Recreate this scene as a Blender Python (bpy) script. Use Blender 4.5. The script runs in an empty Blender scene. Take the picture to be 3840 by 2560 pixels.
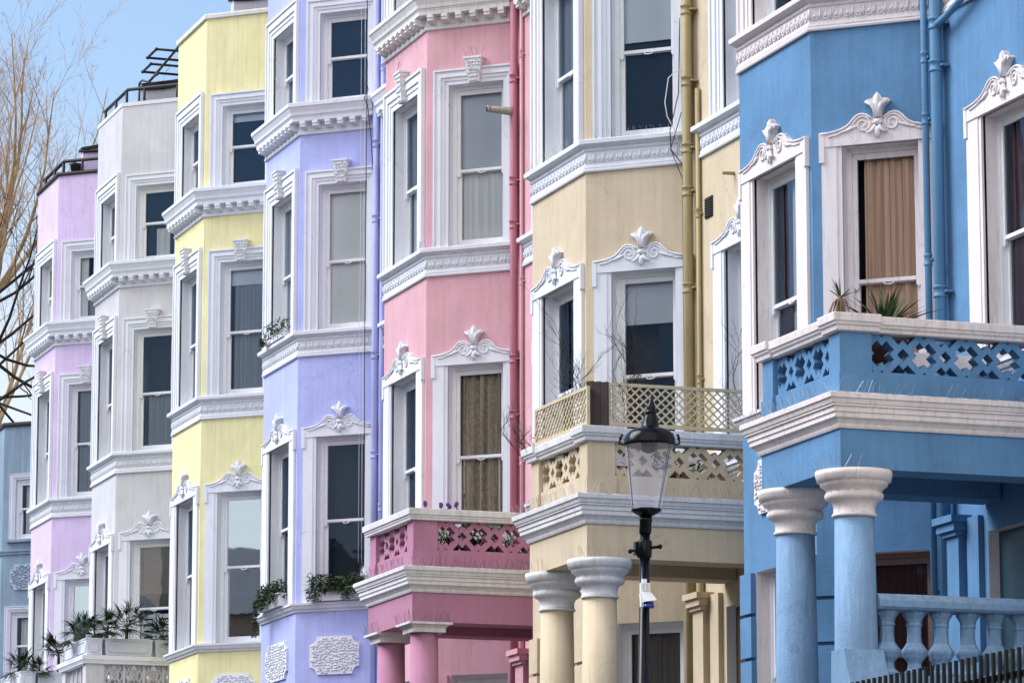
SUNDIR = (-.45, -.85, 1.0); DUST = .7; OZONE = 1.25; SKYS = .095; SUNE = 2.25; SUNA = 38; EXPO = 1.02; HAZEC = (5.0, 5.15, 5.3); GLOWDIR = (.85, -.38, .62); GLOWC = (10.4, 10.1, 10.1)
import bpy, math, random
from mathutils import Vector, noise, Matrix
sc = bpy.context.scene
COL = sc.collection
R = math.radians
rnd = random.Random(7)

# ---------------------------------------------------------------- mesh helper
class MB:
    def __init__(s):
        s.v = []; s.f = []; s.m = []; s.s = []
    def add(s, vs, fs, mat=0, smooth=False):
        b = len(s.v); s.v += [tuple(p) for p in vs]
        for f in fs:
            s.f.append([i + b for i in f]); s.m.append(mat); s.s.append(smooth)
    def box(s, x0, x1, y0, y1, z0, z1, mat=0):
        s.add([(x0,y0,z0),(x1,y0,z0),(x1,y1,z0),(x0,y1,z0),(x0,y0,z1),(x1,y0,z1),(x1,y1,z1),(x0,y1,z1)],
              [(0,3,2,1),(4,5,6,7),(0,1,5,4),(1,2,6,5),(2,3,7,6),(3,0,4,7)], mat)
    def quad(s, a, b, c, d, mat=0):
        s.add([a,b,c,d], [(0,1,2,3)], mat)
    def lathe(s, prof, seg=24, cx=0, cy=0, mat=0, smooth=True, rot=0.0, cap=True):
        vs = []; fs = []
        for r, z in prof:
            for k in range(seg):
                a = rot + 2*math.pi*k/seg
                vs.append((cx + r*math.cos(a), cy + r*math.sin(a), z))
        n = len(prof)
        for i in range(n-1):
            for k in range(seg):
                k2 = (k+1) % seg
                fs.append((i*seg+k, i*seg+k2, (i+1)*seg+k2, (i+1)*seg+k))
        s.add(vs, fs, mat, smooth)
        if cap:
            b = len(s.v) - len(vs)
            s.f.append([b+k for k in range(seg-1,-1,-1)]); s.m.append(mat); s.s.append(False)
            s.f.append([b+(n-1)*seg+k for k in range(seg)]); s.m.append(mat); s.s.append(False)
    def tube(s, pts, r, seg=8, mat=0, smooth=True, cap=True):
        pts = [Vector(p) for p in pts]; n = len(pts)
        if not hasattr(r, '__len__'): r = [r]*n
        t0 = (pts[1]-pts[0]).normalized()
        up = Vector((0,0,1)) if abs(t0.z) < .9 else Vector((1,0,0))
        nrm = (up - t0*up.dot(t0)).normalized()
        vs = []
        for i in range(n):
            a = pts[max(i-1,0)]; c = pts[min(i+1,n-1)]
            t = c - a
            if t.length < 1e-9: t = t0
            t.normalize()
            nrm = nrm - t*nrm.dot(t)
            if nrm.length < 1e-6: nrm = t.orthogonal()
            nrm.normalize(); bn = t.cross(nrm)
            for k in range(seg):
                ang = 2*math.pi*k/seg
                vs.append(pts[i] + (nrm*math.cos(ang) + bn*math.sin(ang))*r[i])
        fs = []
        for i in range(n-1):
            for k in range(seg):
                k2 = (k+1) % seg
                fs.append((i*seg+k, i*seg+k2, (i+1)*seg+k2, (i+1)*seg+k))
        if cap and seg > 3:
            fs.append(tuple(range(seg-1,-1,-1))); fs.append(tuple((n-1)*seg+k for k in range(seg)))
        s.add(vs, fs, mat, smooth)
    def prism(s, poly, y0, y1, mat=0, back=False):
        # poly: (x,z) counter-clockwise seen from -y; front at y0
        n = len(poly)
        vs = [(x,y0,z) for x,z in poly] + [(x,y1,z) for x,z in poly]
        fs = [tuple(range(n))]
        if back: fs.append(tuple(range(2*n-1, n-1, -1)))
        for i in range(n):
            j = (i+1) % n
            fs.append((i, i+n, j+n, j))
        s.add(vs, fs, mat)
    def zprism(s, poly, z0, z1, mat=0):
        n = len(poly)
        vs = [(x,y,z0) for x,y in poly] + [(x,y,z1) for x,y in poly]
        fs = [tuple(range(n-1,-1,-1)), tuple(range(n,2*n))]
        for i in range(n):
            j = (i+1) % n
            fs.append((i, j, j+n, i+n))
        s.add(vs, fs, mat)
    def ell(s, c, r, mat=0, seg=8, rings=5, rot=None):
        vs = []; fs = []
        c = Vector(c)
        for i in range(rings+1):
            th = math.pi*i/rings
            for k in range(seg):
                ph = 2*math.pi*k/seg
                p = Vector((r[0]*math.sin(th)*math.cos(ph), r[1]*math.sin(th)*math.sin(ph), r[2]*math.cos(th)))
                if rot is not None: p = rot @ p
                vs.append(c + p)
        for i in range(rings):
            for k in range(seg):
                k2 = (k+1) % seg
                fs.append((i*seg+k, (i+1)*seg+k, (i+1)*seg+k2, i*seg+k2))
        s.add(vs, fs, mat, True)
    def sweep(s, path, prof, mat=0):
        # path: plan points walked so that outward is to the right; prof: (out, z) bottom to top
        P = [Vector(p) for p in path]; n = len(P); k = len(prof)
        def rn(a, b):
            d = (b-a).normalized(); return Vector((d.y, -d.x))
        M = []
        for i in range(n):
            if i == 0: m = rn(P[0], P[1])
            elif i == n-1: m = rn(P[-2], P[-1])
            else:
                a = rn(P[i-1], P[i]); b = rn(P[i], P[i+1])
                m = (a+b).normalized(); m = m / max(m.dot(a), .3)
            M.append(m)
        vs = []
        for i in range(n):
            for o, z in prof:
                q = P[i] + M[i]*o; vs.append((q.x, q.y, z))
        fs = []
        for i in range(n-1):
            for j in range(k-1):
                fs.append((i*k+j, (i+1)*k+j, (i+1)*k+j+1, i*k+j+1))
        fs.append(tuple(range(k-1,-1,-1))); fs.append(tuple((n-1)*k+j for j in range(k)))
        s.add(vs, fs, mat)
    def blade(s, base, d, L, w, droop=.3, mat=0, segs=3, side=None):
        # one narrow leaf: tapered strip bending down
        d = Vector(d).normalized(); base = Vector(base)
        sd = d.cross(Vector((0,0,1)))
        if sd.length < 1e-3: sd = Vector((1,0,0))
        sd.normalize()
        if side is not None: sd = (sd*math.cos(side) + d.cross(sd)*math.sin(side))
        vs = []
        for i in range(segs+1):
            t = i/segs
            p = base + d*(L*t) - Vector((0,0,1))*(droop*L*t*t)
            ww = w*(1-t)**.6*(.55+.45*min(1,t*4)) if t < 1 else .0006
            vs += [p - sd*ww, p + sd*ww]
        s.add(vs, [(2*i, 2*i+1, 2*i+3, 2*i+2) for i in range(segs)], mat, False)
    def mesh(s, name, mats):
        me = bpy.data.meshes.new(name)
        me.from_pydata(s.v, [], s.f)
        for m in mats: me.materials.append(m)
        me.polygons.foreach_set('material_index', s.m)
        me.polygons.foreach_set('use_smooth', s.s)
        me.update()
        return me

def link(name, me, parent=None, loc=(0,0,0), rz=0.0):
    o = bpy.data.objects.new(name, me); COL.objects.link(o)
    o.parent = parent; o.location = loc; o.rotation_euler = (0,0,rz)
    return o
def obj(name, mb, mats, parent=None, loc=(0,0,0), rz=0.0):
    if not isinstance(mats, (list,tuple)): mats = [mats]
    return link(name, mb.mesh(name, mats), parent, loc, rz)
def tag(o, label=None, cat=None, group=None, kind=None):
    if label: o['label'] = label
    if cat: o['category'] = cat
    if group: o['group'] = group
    if kind: o['kind'] = kind
    return o
def thing(name, label, cat, loc=(0,0,0), rz=0.0, group=None):
    o = bpy.data.objects.new(name, None); COL.objects.link(o)
    o.location = loc; o.rotation_euler = (0,0,rz)
    return tag(o, label, cat, group)

# ---------------------------------------------------------------- materials
def newmat(name):
    m = bpy.data.materials.new(name); m.use_nodes = True
    nt = m.node_tree; b = nt.nodes['Principled BSDF']
    return m, nt, b
def N(nt, t, **kw):
    n = nt.nodes.new(t)
    for k, v in kw.items():
        if k in n.inputs: n.inputs[k].default_value = v
        else: setattr(n, k, v)
    return n
def ramp(nt, a, b, ca, cb):
    r = nt.nodes.new('ShaderNodeValToRGB')
    r.color_ramp.elements[0].position = a; r.color_ramp.elements[0].color = (*ca,1)
    r.color_ramp.elements[1].position = b; r.color_ramp.elements[1].color = (*cb,1)
    return r
def mix(nt, fac, a, b, blend='MIX'):
    n = nt.nodes.new('ShaderNodeMix'); n.data_type = 'RGBA'; n.blend_type = blend
    for sock, v in ((n.inputs['Factor'], fac), (n.inputs['A'], a), (n.inputs['B'], b)):
        if hasattr(v, 'is_output'): nt.links.new(v, sock)
        elif hasattr(v, '__len__'): sock.default_value = (*v, 1) if len(v) == 3 else v
        else: sock.default_value = v
    return n.outputs['Result']
def sc3(c, k): return tuple(min(1, x*k) for x in c)

def stucco(name, col, rough=.9, bump=.35, var=.14, streak=.06, dirt=None, dirtamt=.0):
    """painted render: faint blotches, vertical rain streaks, fine sand texture, grime lying on ledges"""
    m, nt, b = newmat(name); L = nt.links.new
    geo = N(nt, 'ShaderNodeNewGeometry')
    blot = N(nt, 'ShaderNodeTexNoise', Scale=1.7, Detail=6.0, Roughness=.6)
    L(geo.outputs['Position'], blot.inputs['Vector'])
    r1 = ramp(nt, .3, .7, (1-var,)*3, (1+0,)*3); L(blot.outputs['Fac'], r1.inputs['Fac'])
    c = mix(nt, 1.0, col, r1.outputs['Color'], 'MULTIPLY')
    mp = N(nt, 'ShaderNodeMapping'); mp.inputs['Scale'].default_value = (14, 14, .6)
    L(geo.outputs['Position'], mp.inputs['Vector'])
    st = N(nt, 'ShaderNodeTexNoise', Scale=1.3, Detail=4.0)
    L(mp.outputs['Vector'], st.inputs['Vector'])
    r2 = ramp(nt, .42, .68, (1,)*3, (1-streak, 1-streak*1.05, 1-streak*1.25)); L(st.outputs['Fac'], r2.inputs['Fac'])
    c = mix(nt, 1.0, c, r2.outputs['Color'], 'MULTIPLY')
    # hairline cracks, only here and there, and paler repaired patches with a soft edge
    wv = N(nt, 'ShaderNodeTexNoise', Scale=2.3, Detail=5.0, Roughness=.65); L(geo.outputs['Position'], wv.inputs['Vector'])
    dv = N(nt, 'ShaderNodeVectorMath', operation='MULTIPLY_ADD'); L(wv.outputs['Color'], dv.inputs[0]); dv.inputs[1].default_value = (.5,.5,.5); L(geo.outputs['Position'], dv.inputs[2])
    vc = N(nt, 'ShaderNodeTexVoronoi', Scale=1.15, feature='DISTANCE_TO_EDGE'); L(dv.outputs[0], vc.inputs['Vector'])
    rc = ramp(nt, .0, .011, (1,)*3, (0,)*3); L(vc.outputs['Distance'], rc.inputs['Fac'])
    mk = N(nt, 'ShaderNodeTexNoise', Scale=.8, Detail=2.0); L(geo.outputs['Position'], mk.inputs['Vector'])
    rm_ = ramp(nt, .52, .60, (0,)*3, (.45,)*3); L(mk.outputs['Fac'], rm_.inputs['Fac'])
    cm = N(nt, 'ShaderNodeMath', operation='MULTIPLY'); L(rc.outputs['Color'], cm.inputs[0]); L(rm_.outputs['Color'], cm.inputs[1])
    c = mix(nt, cm.outputs[0], c, sc3(col, .45))
    pt_ = N(nt, 'ShaderNodeTexNoise', Scale=.9, Detail=3.0, Roughness=.5, Distortion=.6); L(geo.outputs['Position'], pt_.inputs['Vector'])
    rp = ramp(nt, .56, .60, (0,)*3, (.10,)*3); L(pt_.outputs['Fac'], rp.inputs['Fac'])
    c = mix(nt, rp.outputs['Color'], c, sc3(col, 1.25))
    if dirt:
        # grime and moss where water lies: upward faces, broken up by noise
        sep = N(nt, 'ShaderNodeSeparateXYZ'); L(geo.outputs['True Normal'], sep.inputs[0])
        up = N(nt, 'ShaderNodeMapRange'); L(sep.outputs['Z'], up.inputs['Value'])
        up.inputs['From Min'].default_value = .25; up.inputs['From Max'].default_value = .9
        dn = N(nt, 'ShaderNodeTexNoise', Scale=14.0, Detail=8.0, Roughness=.7); L(geo.outputs['Position'], dn.inputs['Vector'])
        r3 = ramp(nt, .4, .62, (0,)*3, (1,)*3); L(dn.outputs['Fac'], r3.inputs['Fac'])
        mu = N(nt, 'ShaderNodeMath', operation='MULTIPLY'); L(up.outputs[0], mu.inputs[0]); L(r3.outputs['Color'], mu.inputs[1])
        c = mix(nt, mu.outputs[0], c, dirt)
        if dirtamt:
            mp2 = N(nt, 'ShaderNodeMapping'); mp2.inputs['Scale'].default_value = (22, 22, 2.2)
            L(geo.outputs['Position'], mp2.inputs['Vector'])
            s2 = N(nt, 'ShaderNodeTexNoise', Scale=1.6, Detail=5.0, Roughness=.65); L(mp2.outputs['Vector'], s2.inputs['Vector'])
            r4 = ramp(nt, .52, .75, (0,)*3, (dirtamt,)*3); L(s2.outputs['Fac'], r4.inputs['Fac'])
            c = mix(nt, r4.outputs['Color'], c, dirt)
    L(c, b.inputs['Base Color'])
    b.inputs['Roughness'].default_value = rough
    b.inputs['Specular IOR Level'].default_value = .25
    fine = N(nt, 'ShaderNodeTexNoise', Scale=70.0, Detail=3.0, Roughness=.6); L(geo.outputs['Position'], fine.inputs['Vector'])
    mid = N(nt, 'ShaderNodeTexNoise', Scale=9.0, Detail=4.0); L(geo.outputs['Position'], mid.inputs['Vector'])
    ad = N(nt, 'ShaderNodeMath', operation='MULTIPLY_ADD'); L(mid.outputs['Fac'], ad.inputs[0]); ad.inputs[1].default_value = .8; L(fine.outputs['Fac'], ad.inputs[2])
    bp = N(nt, 'ShaderNodeBump', Strength=bump, Distance=.012); L(ad.outputs[0], bp.inputs['Height'])
    L(bp.outputs['Normal'], b.inputs['Normal'])
    return m

def relief(name, col, scale=28.0, strength=1.0):
    """vermiculated render: worm-like hollows"""
    m, nt, b = newmat(name); L = nt.links.new
    tc = N(nt, 'ShaderNodeTexCoord')
    vo = N(nt, 'ShaderNodeTexVoronoi', Scale=scale, feature='SMOOTH_F1'); L(tc.outputs['Object'], vo.inputs['Vector'])
    r = ramp(nt, .2, .75, sc3(col, 1.0), sc3(col, .72)); L(vo.outputs['Distance'], r.inputs['Fac'])
    L(r.outputs['Color'], b.inputs['Base Color']); b.inputs['Roughness'].default_value = .9
    bp = N(nt, 'ShaderNodeBump', Strength=strength, Distance=.03, invert=True); L(vo.outputs['Distance'], bp.inputs['Height'])
    L(bp.outputs['Normal'], b.inputs['Normal'])
    return m

def plain(name, col, rough=.6, metal=0.0, var=.15, scale=12.0, bump=0.0):
    m, nt, b = newmat(name); L = nt.links.new
    tc = N(nt, 'ShaderNodeTexCoord')
    no = N(nt, 'ShaderNodeTexNoise', Scale=scale, Detail=4.0); L(tc.outputs['Object'], no.inputs['Vector'])
    r = ramp(nt, .3, .7, sc3(col, 1-var), sc3(col, 1+var*.4)); L(no.outputs['Fac'], r.inputs['Fac'])
    L(r.outputs['Color'], b.inputs['Base Color'])
    b.inputs['Roughness'].default_value = rough; b.inputs['Metallic'].default_value = metal
    if bump:
        bp = N(nt, 'ShaderNodeBump', Strength=bump, Distance=.01); L(no.outputs['Fac'], bp.inputs['Height']); L(bp.outputs['Normal'], b.inputs['Normal'])
    return m

def glass(name, base=.06, tint=(.93,.95,.96), wob=.012, ior=1.5, gcol=(.50,.72,1.0)):
    """window pane: mostly clear, mirrors the sky at glancing angles, slightly uneven old glass"""
    m = bpy.data.materials.new(name); m.use_nodes = True; nt = m.node_tree; L = nt.links.new
    nt.nodes.remove(nt.nodes['Principled BSDF'])
    out = nt.nodes['Material Output']
    tr = N(nt, 'ShaderNodeBsdfTransparent'); tr.inputs['Color'].default_value = (*tint, 1)
    gl = N(nt, 'ShaderNodeBsdfGlossy', Roughness=.015); gl.inputs['Color'].default_value = (*gcol,1)
    fr = N(nt, 'ShaderNodeFresnel', IOR=ior)
    geo = N(nt, 'ShaderNodeNewGeometry')
    no = N(nt, 'ShaderNodeTexNoise', Scale=2.2, Detail=2.0); L(geo.outputs['Position'], no.inputs['Vector'])
    bp = N(nt, 'ShaderNodeBump', Strength=wob, Distance=.3); L(no.outputs['Fac'], bp.inputs['Height']); L(bp.outputs['Normal'], gl.inputs['Normal'])
    ad = N(nt, 'ShaderNodeMath', operation='ADD', use_clamp=True); L(fr.outputs[0], ad.inputs[0]); ad.inputs[1].default_value = base
    mx = N(nt, 'ShaderNodeMixShader'); L(ad.outputs[0], mx.inputs[0]); L(tr.outputs[0], mx.inputs[1]); L(gl.outputs[0], mx.inputs[2])
    L(mx.outputs[0], out.inputs['Surface'])
    return m

def fabric(name, col, folds=60.0, trans=.25, pattern=0.0, pcol=None):
    m, nt, b = newmat(name); L = nt.links.new
    tc = N(nt, 'ShaderNodeTexCoord')
    mp = N(nt, 'ShaderNodeMapping'); mp.inputs['Scale'].default_value = (folds, 1, .6); L(tc.outputs['Object'], mp.inputs['Vector'])
    no = N(nt, 'ShaderNodeTexNoise', Scale=1.0, Detail=3.0); L(mp.outputs['Vector'], no.inputs['Vector'])
    lo = .42 if pattern else .62 if name == 'brown_curtain' else (.80 if folds > 10 else .95)
    r = ramp(nt, .3, .7, sc3(col, lo), sc3(col, 1.08)); L(no.outputs['Fac'], r.inputs['Fac'])  # vertical bands in the colour paint the light and shade of folds
    c = r.outputs['Color']
    if pattern:
        vo = N(nt, 'ShaderNodeTexNoise', Scale=26.0, Detail=5.0, Roughness=.7); L(tc.outputs['Object'], vo.inputs['Vector'])
        r5 = ramp(nt, .5, .6, (0,)*3, (pattern,)*3); L(vo.outputs['Fac'], r5.inputs['Fac'])
        c = mix(nt, r5.outputs['Color'], c, pcol)
    L(c, b.inputs['Base Color']); b.inputs['Roughness'].default_value = .95
    b.inputs['Specular IOR Level'].default_value = .1
    return m

def leaf(name, col, col2):
    m, nt, b = newmat(name); L = nt.links.new
    geo = N(nt, 'ShaderNodeNewGeometry')
    no = N(nt, 'ShaderNodeTexNoise', Scale=9.0, Detail=3.0); L(geo.outputs['Position'], no.inputs['Vector'])
    r = ramp(nt, .35, .65, col, col2); L(no.outputs['Fac'], r.inputs['Fac'])
    L(r.outputs['Color'], b.inputs['Base Color']); b.inputs['Roughness'].default_value = .6; b.inputs['Specular IOR Level'].default_value = .2
    return m

def brickmat(name, a, b_, mortar):
    m, nt, b = newmat(name); L = nt.links.new
    geo = N(nt, 'ShaderNodeNewGeometry')
    mp = N(nt, 'ShaderNodeMapping'); mp.inputs['Rotation'].default_value = (R(90),0,0); L(geo.outputs['Position'], mp.inputs['Vector'])
    br = N(nt, 'ShaderNodeTexBrick', Scale=4.4); L(mp.outputs['Vector'], br.inputs['Vector'])
    br.inputs['Color1'].default_value = (*a,1); br.inputs['Color2'].default_value = (*b_,1); br.inputs['Mortar'].default_value = (*mortar,1)
    L(br.outputs['Color'], b.inputs['Base Color']); b.inputs['Roughness'].default_value = .9
    return m

MOSS = (.10,.095,.08)
W = {}
W['white'] = stucco('white_trim', (.765,.785,.85), bump=.12, var=.06, streak=.05, dirt=(.33,.31,.30), dirtamt=.10)
W['grimy'] = stucco('weathered_white_trim', (.76,.74,.74), bump=.15, var=.10, streak=.10, dirt=(.15,.135,.115), dirtamt=.38)
W['rosy']  = stucco('pinkish_white_trim', (.80,.74,.76), bump=.15, var=.08, streak=.06, dirt=(.16,.13,.10), dirtamt=.30)
W['rosyporch'] = stucco('porch_cornice_pinkish', (.82,.74,.73), bump=.25, var=.12, streak=.10, dirt=(.13,.09,.065), dirtamt=.32)
W['porchwhite'] = stucco('porch_cornice_white', (.76,.75,.77), bump=.2, var=.14, streak=.12, dirt=(.12,.11,.10), dirtamt=.22)
W['sash']  = plain('white_gloss_paint', (.80,.81,.83), rough=.35, var=.05)
W['glass'] = glass('window_glass', .0, wob=.012, ior=1.36)
W['glassy'] = glass('mirroring_window_glass', .02, wob=.012, ior=1.45)
W['bright'] = glass('strongly_mirroring_window_glass', .62, gcol=(.84,.95,1.0), wob=.0015, ior=1.5)
W['clear'] = glass('clear_window_glass', -.02, tint=(.97,.97,.97), wob=.010, ior=1.35)
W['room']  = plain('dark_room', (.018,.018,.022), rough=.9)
W['net']   = fabric('net_curtain', (.93,.94,.94), 50)
W['blindwhite'] = fabric('white_roller_blind', (.92,.95,.93), 3)
W['blindgrey']  = fabric('grey_roller_blind', (.62,.65,.72), 3)
W['blindpale']  = fabric('pale_blue_blind', (.78,.85,.93), 3)
W['brown'] = fabric('brown_curtain', (.74,.50,.38), 26)
W['gold']  = fabric('patterned_gold_curtain', (.46,.40,.31), 20, pattern=.22, pcol=(.85,.80,.70))
W['maroon'] = fabric('dark_maroon_curtain', (.10,.045,.045), 40)
W['taupe'] = fabric('taupe_curtain', (.26,.23,.20), 45)
W['dkteal'] = fabric('navy_pane_backing', (.018,.032,.06), 3)  # dark sheet behind the panes, painting their navy sky reflection
W['greyc'] = fabric('dim_grey_curtain', (.34,.37,.42), 40)
W['black'] = plain('black_gloss_metal', (.005,.005,.008), rough=.18, var=.3); W['black'].node_tree.nodes['Principled BSDF'].inputs['Specular IOR Level'].default_value = .16
W['blackrail'] = plain('black_painted_iron', (.008,.009,.007), rough=.4, var=.3); W['blackrail'].node_tree.nodes['Principled BSDF'].inputs['Specular IOR Level'].default_value = .2
W['rust']  = plain('dark_bitumen', (.018,.015,.016), rough=.7, bump=.5)
W['lead']  = plain('dark_lead', (.035,.035,.042), rough=.6)
W['wire']  = plain('steel_wire', (.42,.42,.42), rough=.4, metal=.6)
W['wiredark'] = plain('dark_wire', (.05,.035,.045), rough=.5)
W['cable'] = plain('black_cable', (.02,.02,.025), rough=.6)
W['whitecable'] = plain('pale_cable', (.7,.7,.75), rough=.6)
W['green'] = leaf('dark_green_leaf', (.012,.03,.012), (.045,.075,.025))
W['yucca'] = leaf('yucca_leaf', (.02,.045,.018), (.09,.13,.05))
W['dryleaf'] = leaf('dry_leaf', (.10,.07,.04), (.16,.10,.05))
W['twig']  = plain('dark_twig', (.03,.022,.02), rough=.9)
W['terra'] = plain('terracotta', (.20,.07,.04), rough=.8)
W['violet'] = plain('violet_petals', (.10,.03,.22), rough=.6)
W['red']   = plain('red_petals', (.35,.02,.03), rough=.5)
W['silver'] = plain('silver_foil', (.75,.73,.70), rough=.25, metal=1.0)
# ---------------------------------------------------------------- terrace geometry
BANG = R(48); cB, sB = math.cos(BANG), math.sin(BANG)
AL, BL = 1.65, 1.18
P0 = (-AL - BL*cB, BL*sB); P1 = (-AL, 0.0); P2 = (0.0, 0.0); P3 = (BL*cB, BL*sB)
FAC = {'A': (P1, 0.0), 'B': (P2, BANG), 'C': (P3, 0.0), 'L': (P0, -BANG)}
OPEN = {'A': (.34, 1.33), 'B': (.285, .985), 'C': (.85, 1.85)}
SUR = {'A': .26, 'B': .185, 'C': .27}
ZF = {1: (7.24, 9.40, .50), 2: (10.81, 12.75, .47), 3: (13.85, 15.07, .5), 0: (4.0, 5.80, .5)}

def at(f, s, out, z):
    (ox, oy), a = FAC[f]
    return (ox + s*math.cos(a) + out*math.sin(a), oy + s*math.sin(a) - out*math.cos(a), z)

def facet_wall(mb, f, L, z0, z1, openings, depth=.2):
    ss = sorted({0, L} | {o[0] for o in openings} | {o[1] for o in openings})
    zs = sorted({z0, z1} | {o[2] for o in openings} | {o[3] for o in openings})
    for i in range(len(ss)-1):
        for j in range(len(zs)-1):
            sm, zm = (ss[i]+ss[i+1])/2, (zs[j]+zs[j+1])/2
            if any(o[0] < sm < o[1] and o[2] < zm < o[3] for o in openings): continue
            mb.quad(at(f,ss[i],0,zs[j]), at(f,ss[i+1],0,zs[j]), at(f,ss[i+1],0,zs[j+1]), at(f,ss[i],0,zs[j+1]), 0)
    for s0, s1, a, b in openings:
        c = [(s0,a),(s1,a),(s1,b),(s0,b)]
        for k in range(4):
            p, q = c[k], c[(k+1) % 4]
            mb.quad(at(f,p[0],0,p[1]), at(f,p[0],-depth,p[1]), at(f,q[0],-depth,q[1]), at(f,q[0],0,q[1]), 1)

MC = {}
def cached(key, fn):
    if key not in MC: MC[key] = fn()
    return MC[key]

def sash_mesh(w, h, mid, lift=True):
    m = MB(); q = .045; zm = h*mid
    m.box(0, q, 0, .10, .0, h); m.box(w-q, w, 0, .10, 0, h); m.box(q, w-q, 0, .10, h-q, h)
    m.box(-.02, w+.02, -.045, .12, -.012, .028)
    st = .042; x0, x1 = q+.001, w-q-.001
    # upper sash stands in front of the lower one
    m.box(x0, x0+st, .016, .046, zm, h-q-.002); m.box(x1-st, x1, .016, .046, zm, h-q-.002)
    m.box(x0+st, x1-st, .016, .046, h-q-.055, h-q-.002); m.box(x0+st, x1-st, .012, .05, zm, zm+.034)
    for xa in (x0, x1-st):           # sash horns
        m.prism([(xa, zm), (xa, zm-.035), (xa+st*.5, zm-.06), (xa+st, zm-.035), (xa+st, zm)], .016, .046, back=True)
    m.box(x0, x0+st, .052, .086, .028, zm-.002); m.box(x1-st, x1, .052, .086, .028, zm-.002)
    m.box(x0+st, x1-st, .052, .086, .028, .108); m.box(x0+st, x1-st, .054, .086, zm-.006, zm+.028)
    if lift:
        cx = w*.52
        m.tube([(cx-.05,.02,zm+.004),(cx-.035,0,zm-.02),(cx,-.006,zm-.028),(cx+.035,0,zm-.02),(cx+.05,.02,zm+.004)], .006, 6)
    return m

def pane_mesh(w, z0, z1, y):
    m = MB(); m.quad((.085,y,z0),(w-.085,y,z0),(w-.085,y,z1),(.085,y,z1)); return m

def drape_mesh(x0, x1, z0, z1, amp, n, seed):
    r = random.Random(seed); m = MB(); k = 60
    ph = [r.uniform(0,6) for _ in range(4)]
    def yy(t, z): return amp*(math.sin(t*n*6.28+ph[0]) + .5*math.sin(t*n*2.7*6.28+ph[1]+z*.8) + .3*math.sin(t*n*.6*6.28+ph[2]))
    vs = []; fs = []
    for j in range(5):
        z = z0 + (z1-z0)*j/4
        for i in range(k+1):
            t = i/k; vs.append((x0+(x1-x0)*t, yy(t, z), z))
    for j in range(4):
        for i in range(k): fs.append((j*(k+1)+i, j*(k+1)+i+1, (j+1)*(k+1)+i+1, (j+1)*(k+1)+i))
    m.add(vs, fs, 0, True); return m

def surround_step(w, h, b, right=None):
    m = MB(); bl = b; br = b if right is None else right
    edges = [0, .12, .30, .52, .74, 1.0]; pr = [.055, .036, .045, .028, .016]
    for i in range(5):
        a0, a1 = bl*(1-edges[i]), bl*(1-edges[i+1]); c0, c1 = br*(1-edges[i]), br*(1-edges[i+1])
        m.box(-a0, -a1, -pr[i], .02, 0, h+a0); m.box(w+c1, w+c0, -pr[i], .02, 0, h+a0)
        m.box(-a1, w+c1, -pr[i], .02, h+a1, h+a0)
    return m

def surround_flat(w, h, b, right=None):
    m = MB(); br = b if right is None else right
    m.box(-b, -.045, -.032, .02, 0, h); m.box(-.045, 0, -.022, .02, 0, h)
    m.box(w+.045, w+br, -.032, .02, 0, h); m.box(w, w+.045, -.022, .02, 0, h)
    m.box(-b-.018, -b+.03, -.047, .02, h-.14, h+.13)       # ears
    m.box(w+br-.03, w+br+.018, -.047, .02, h-.14, h+.13)
    return m

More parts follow.
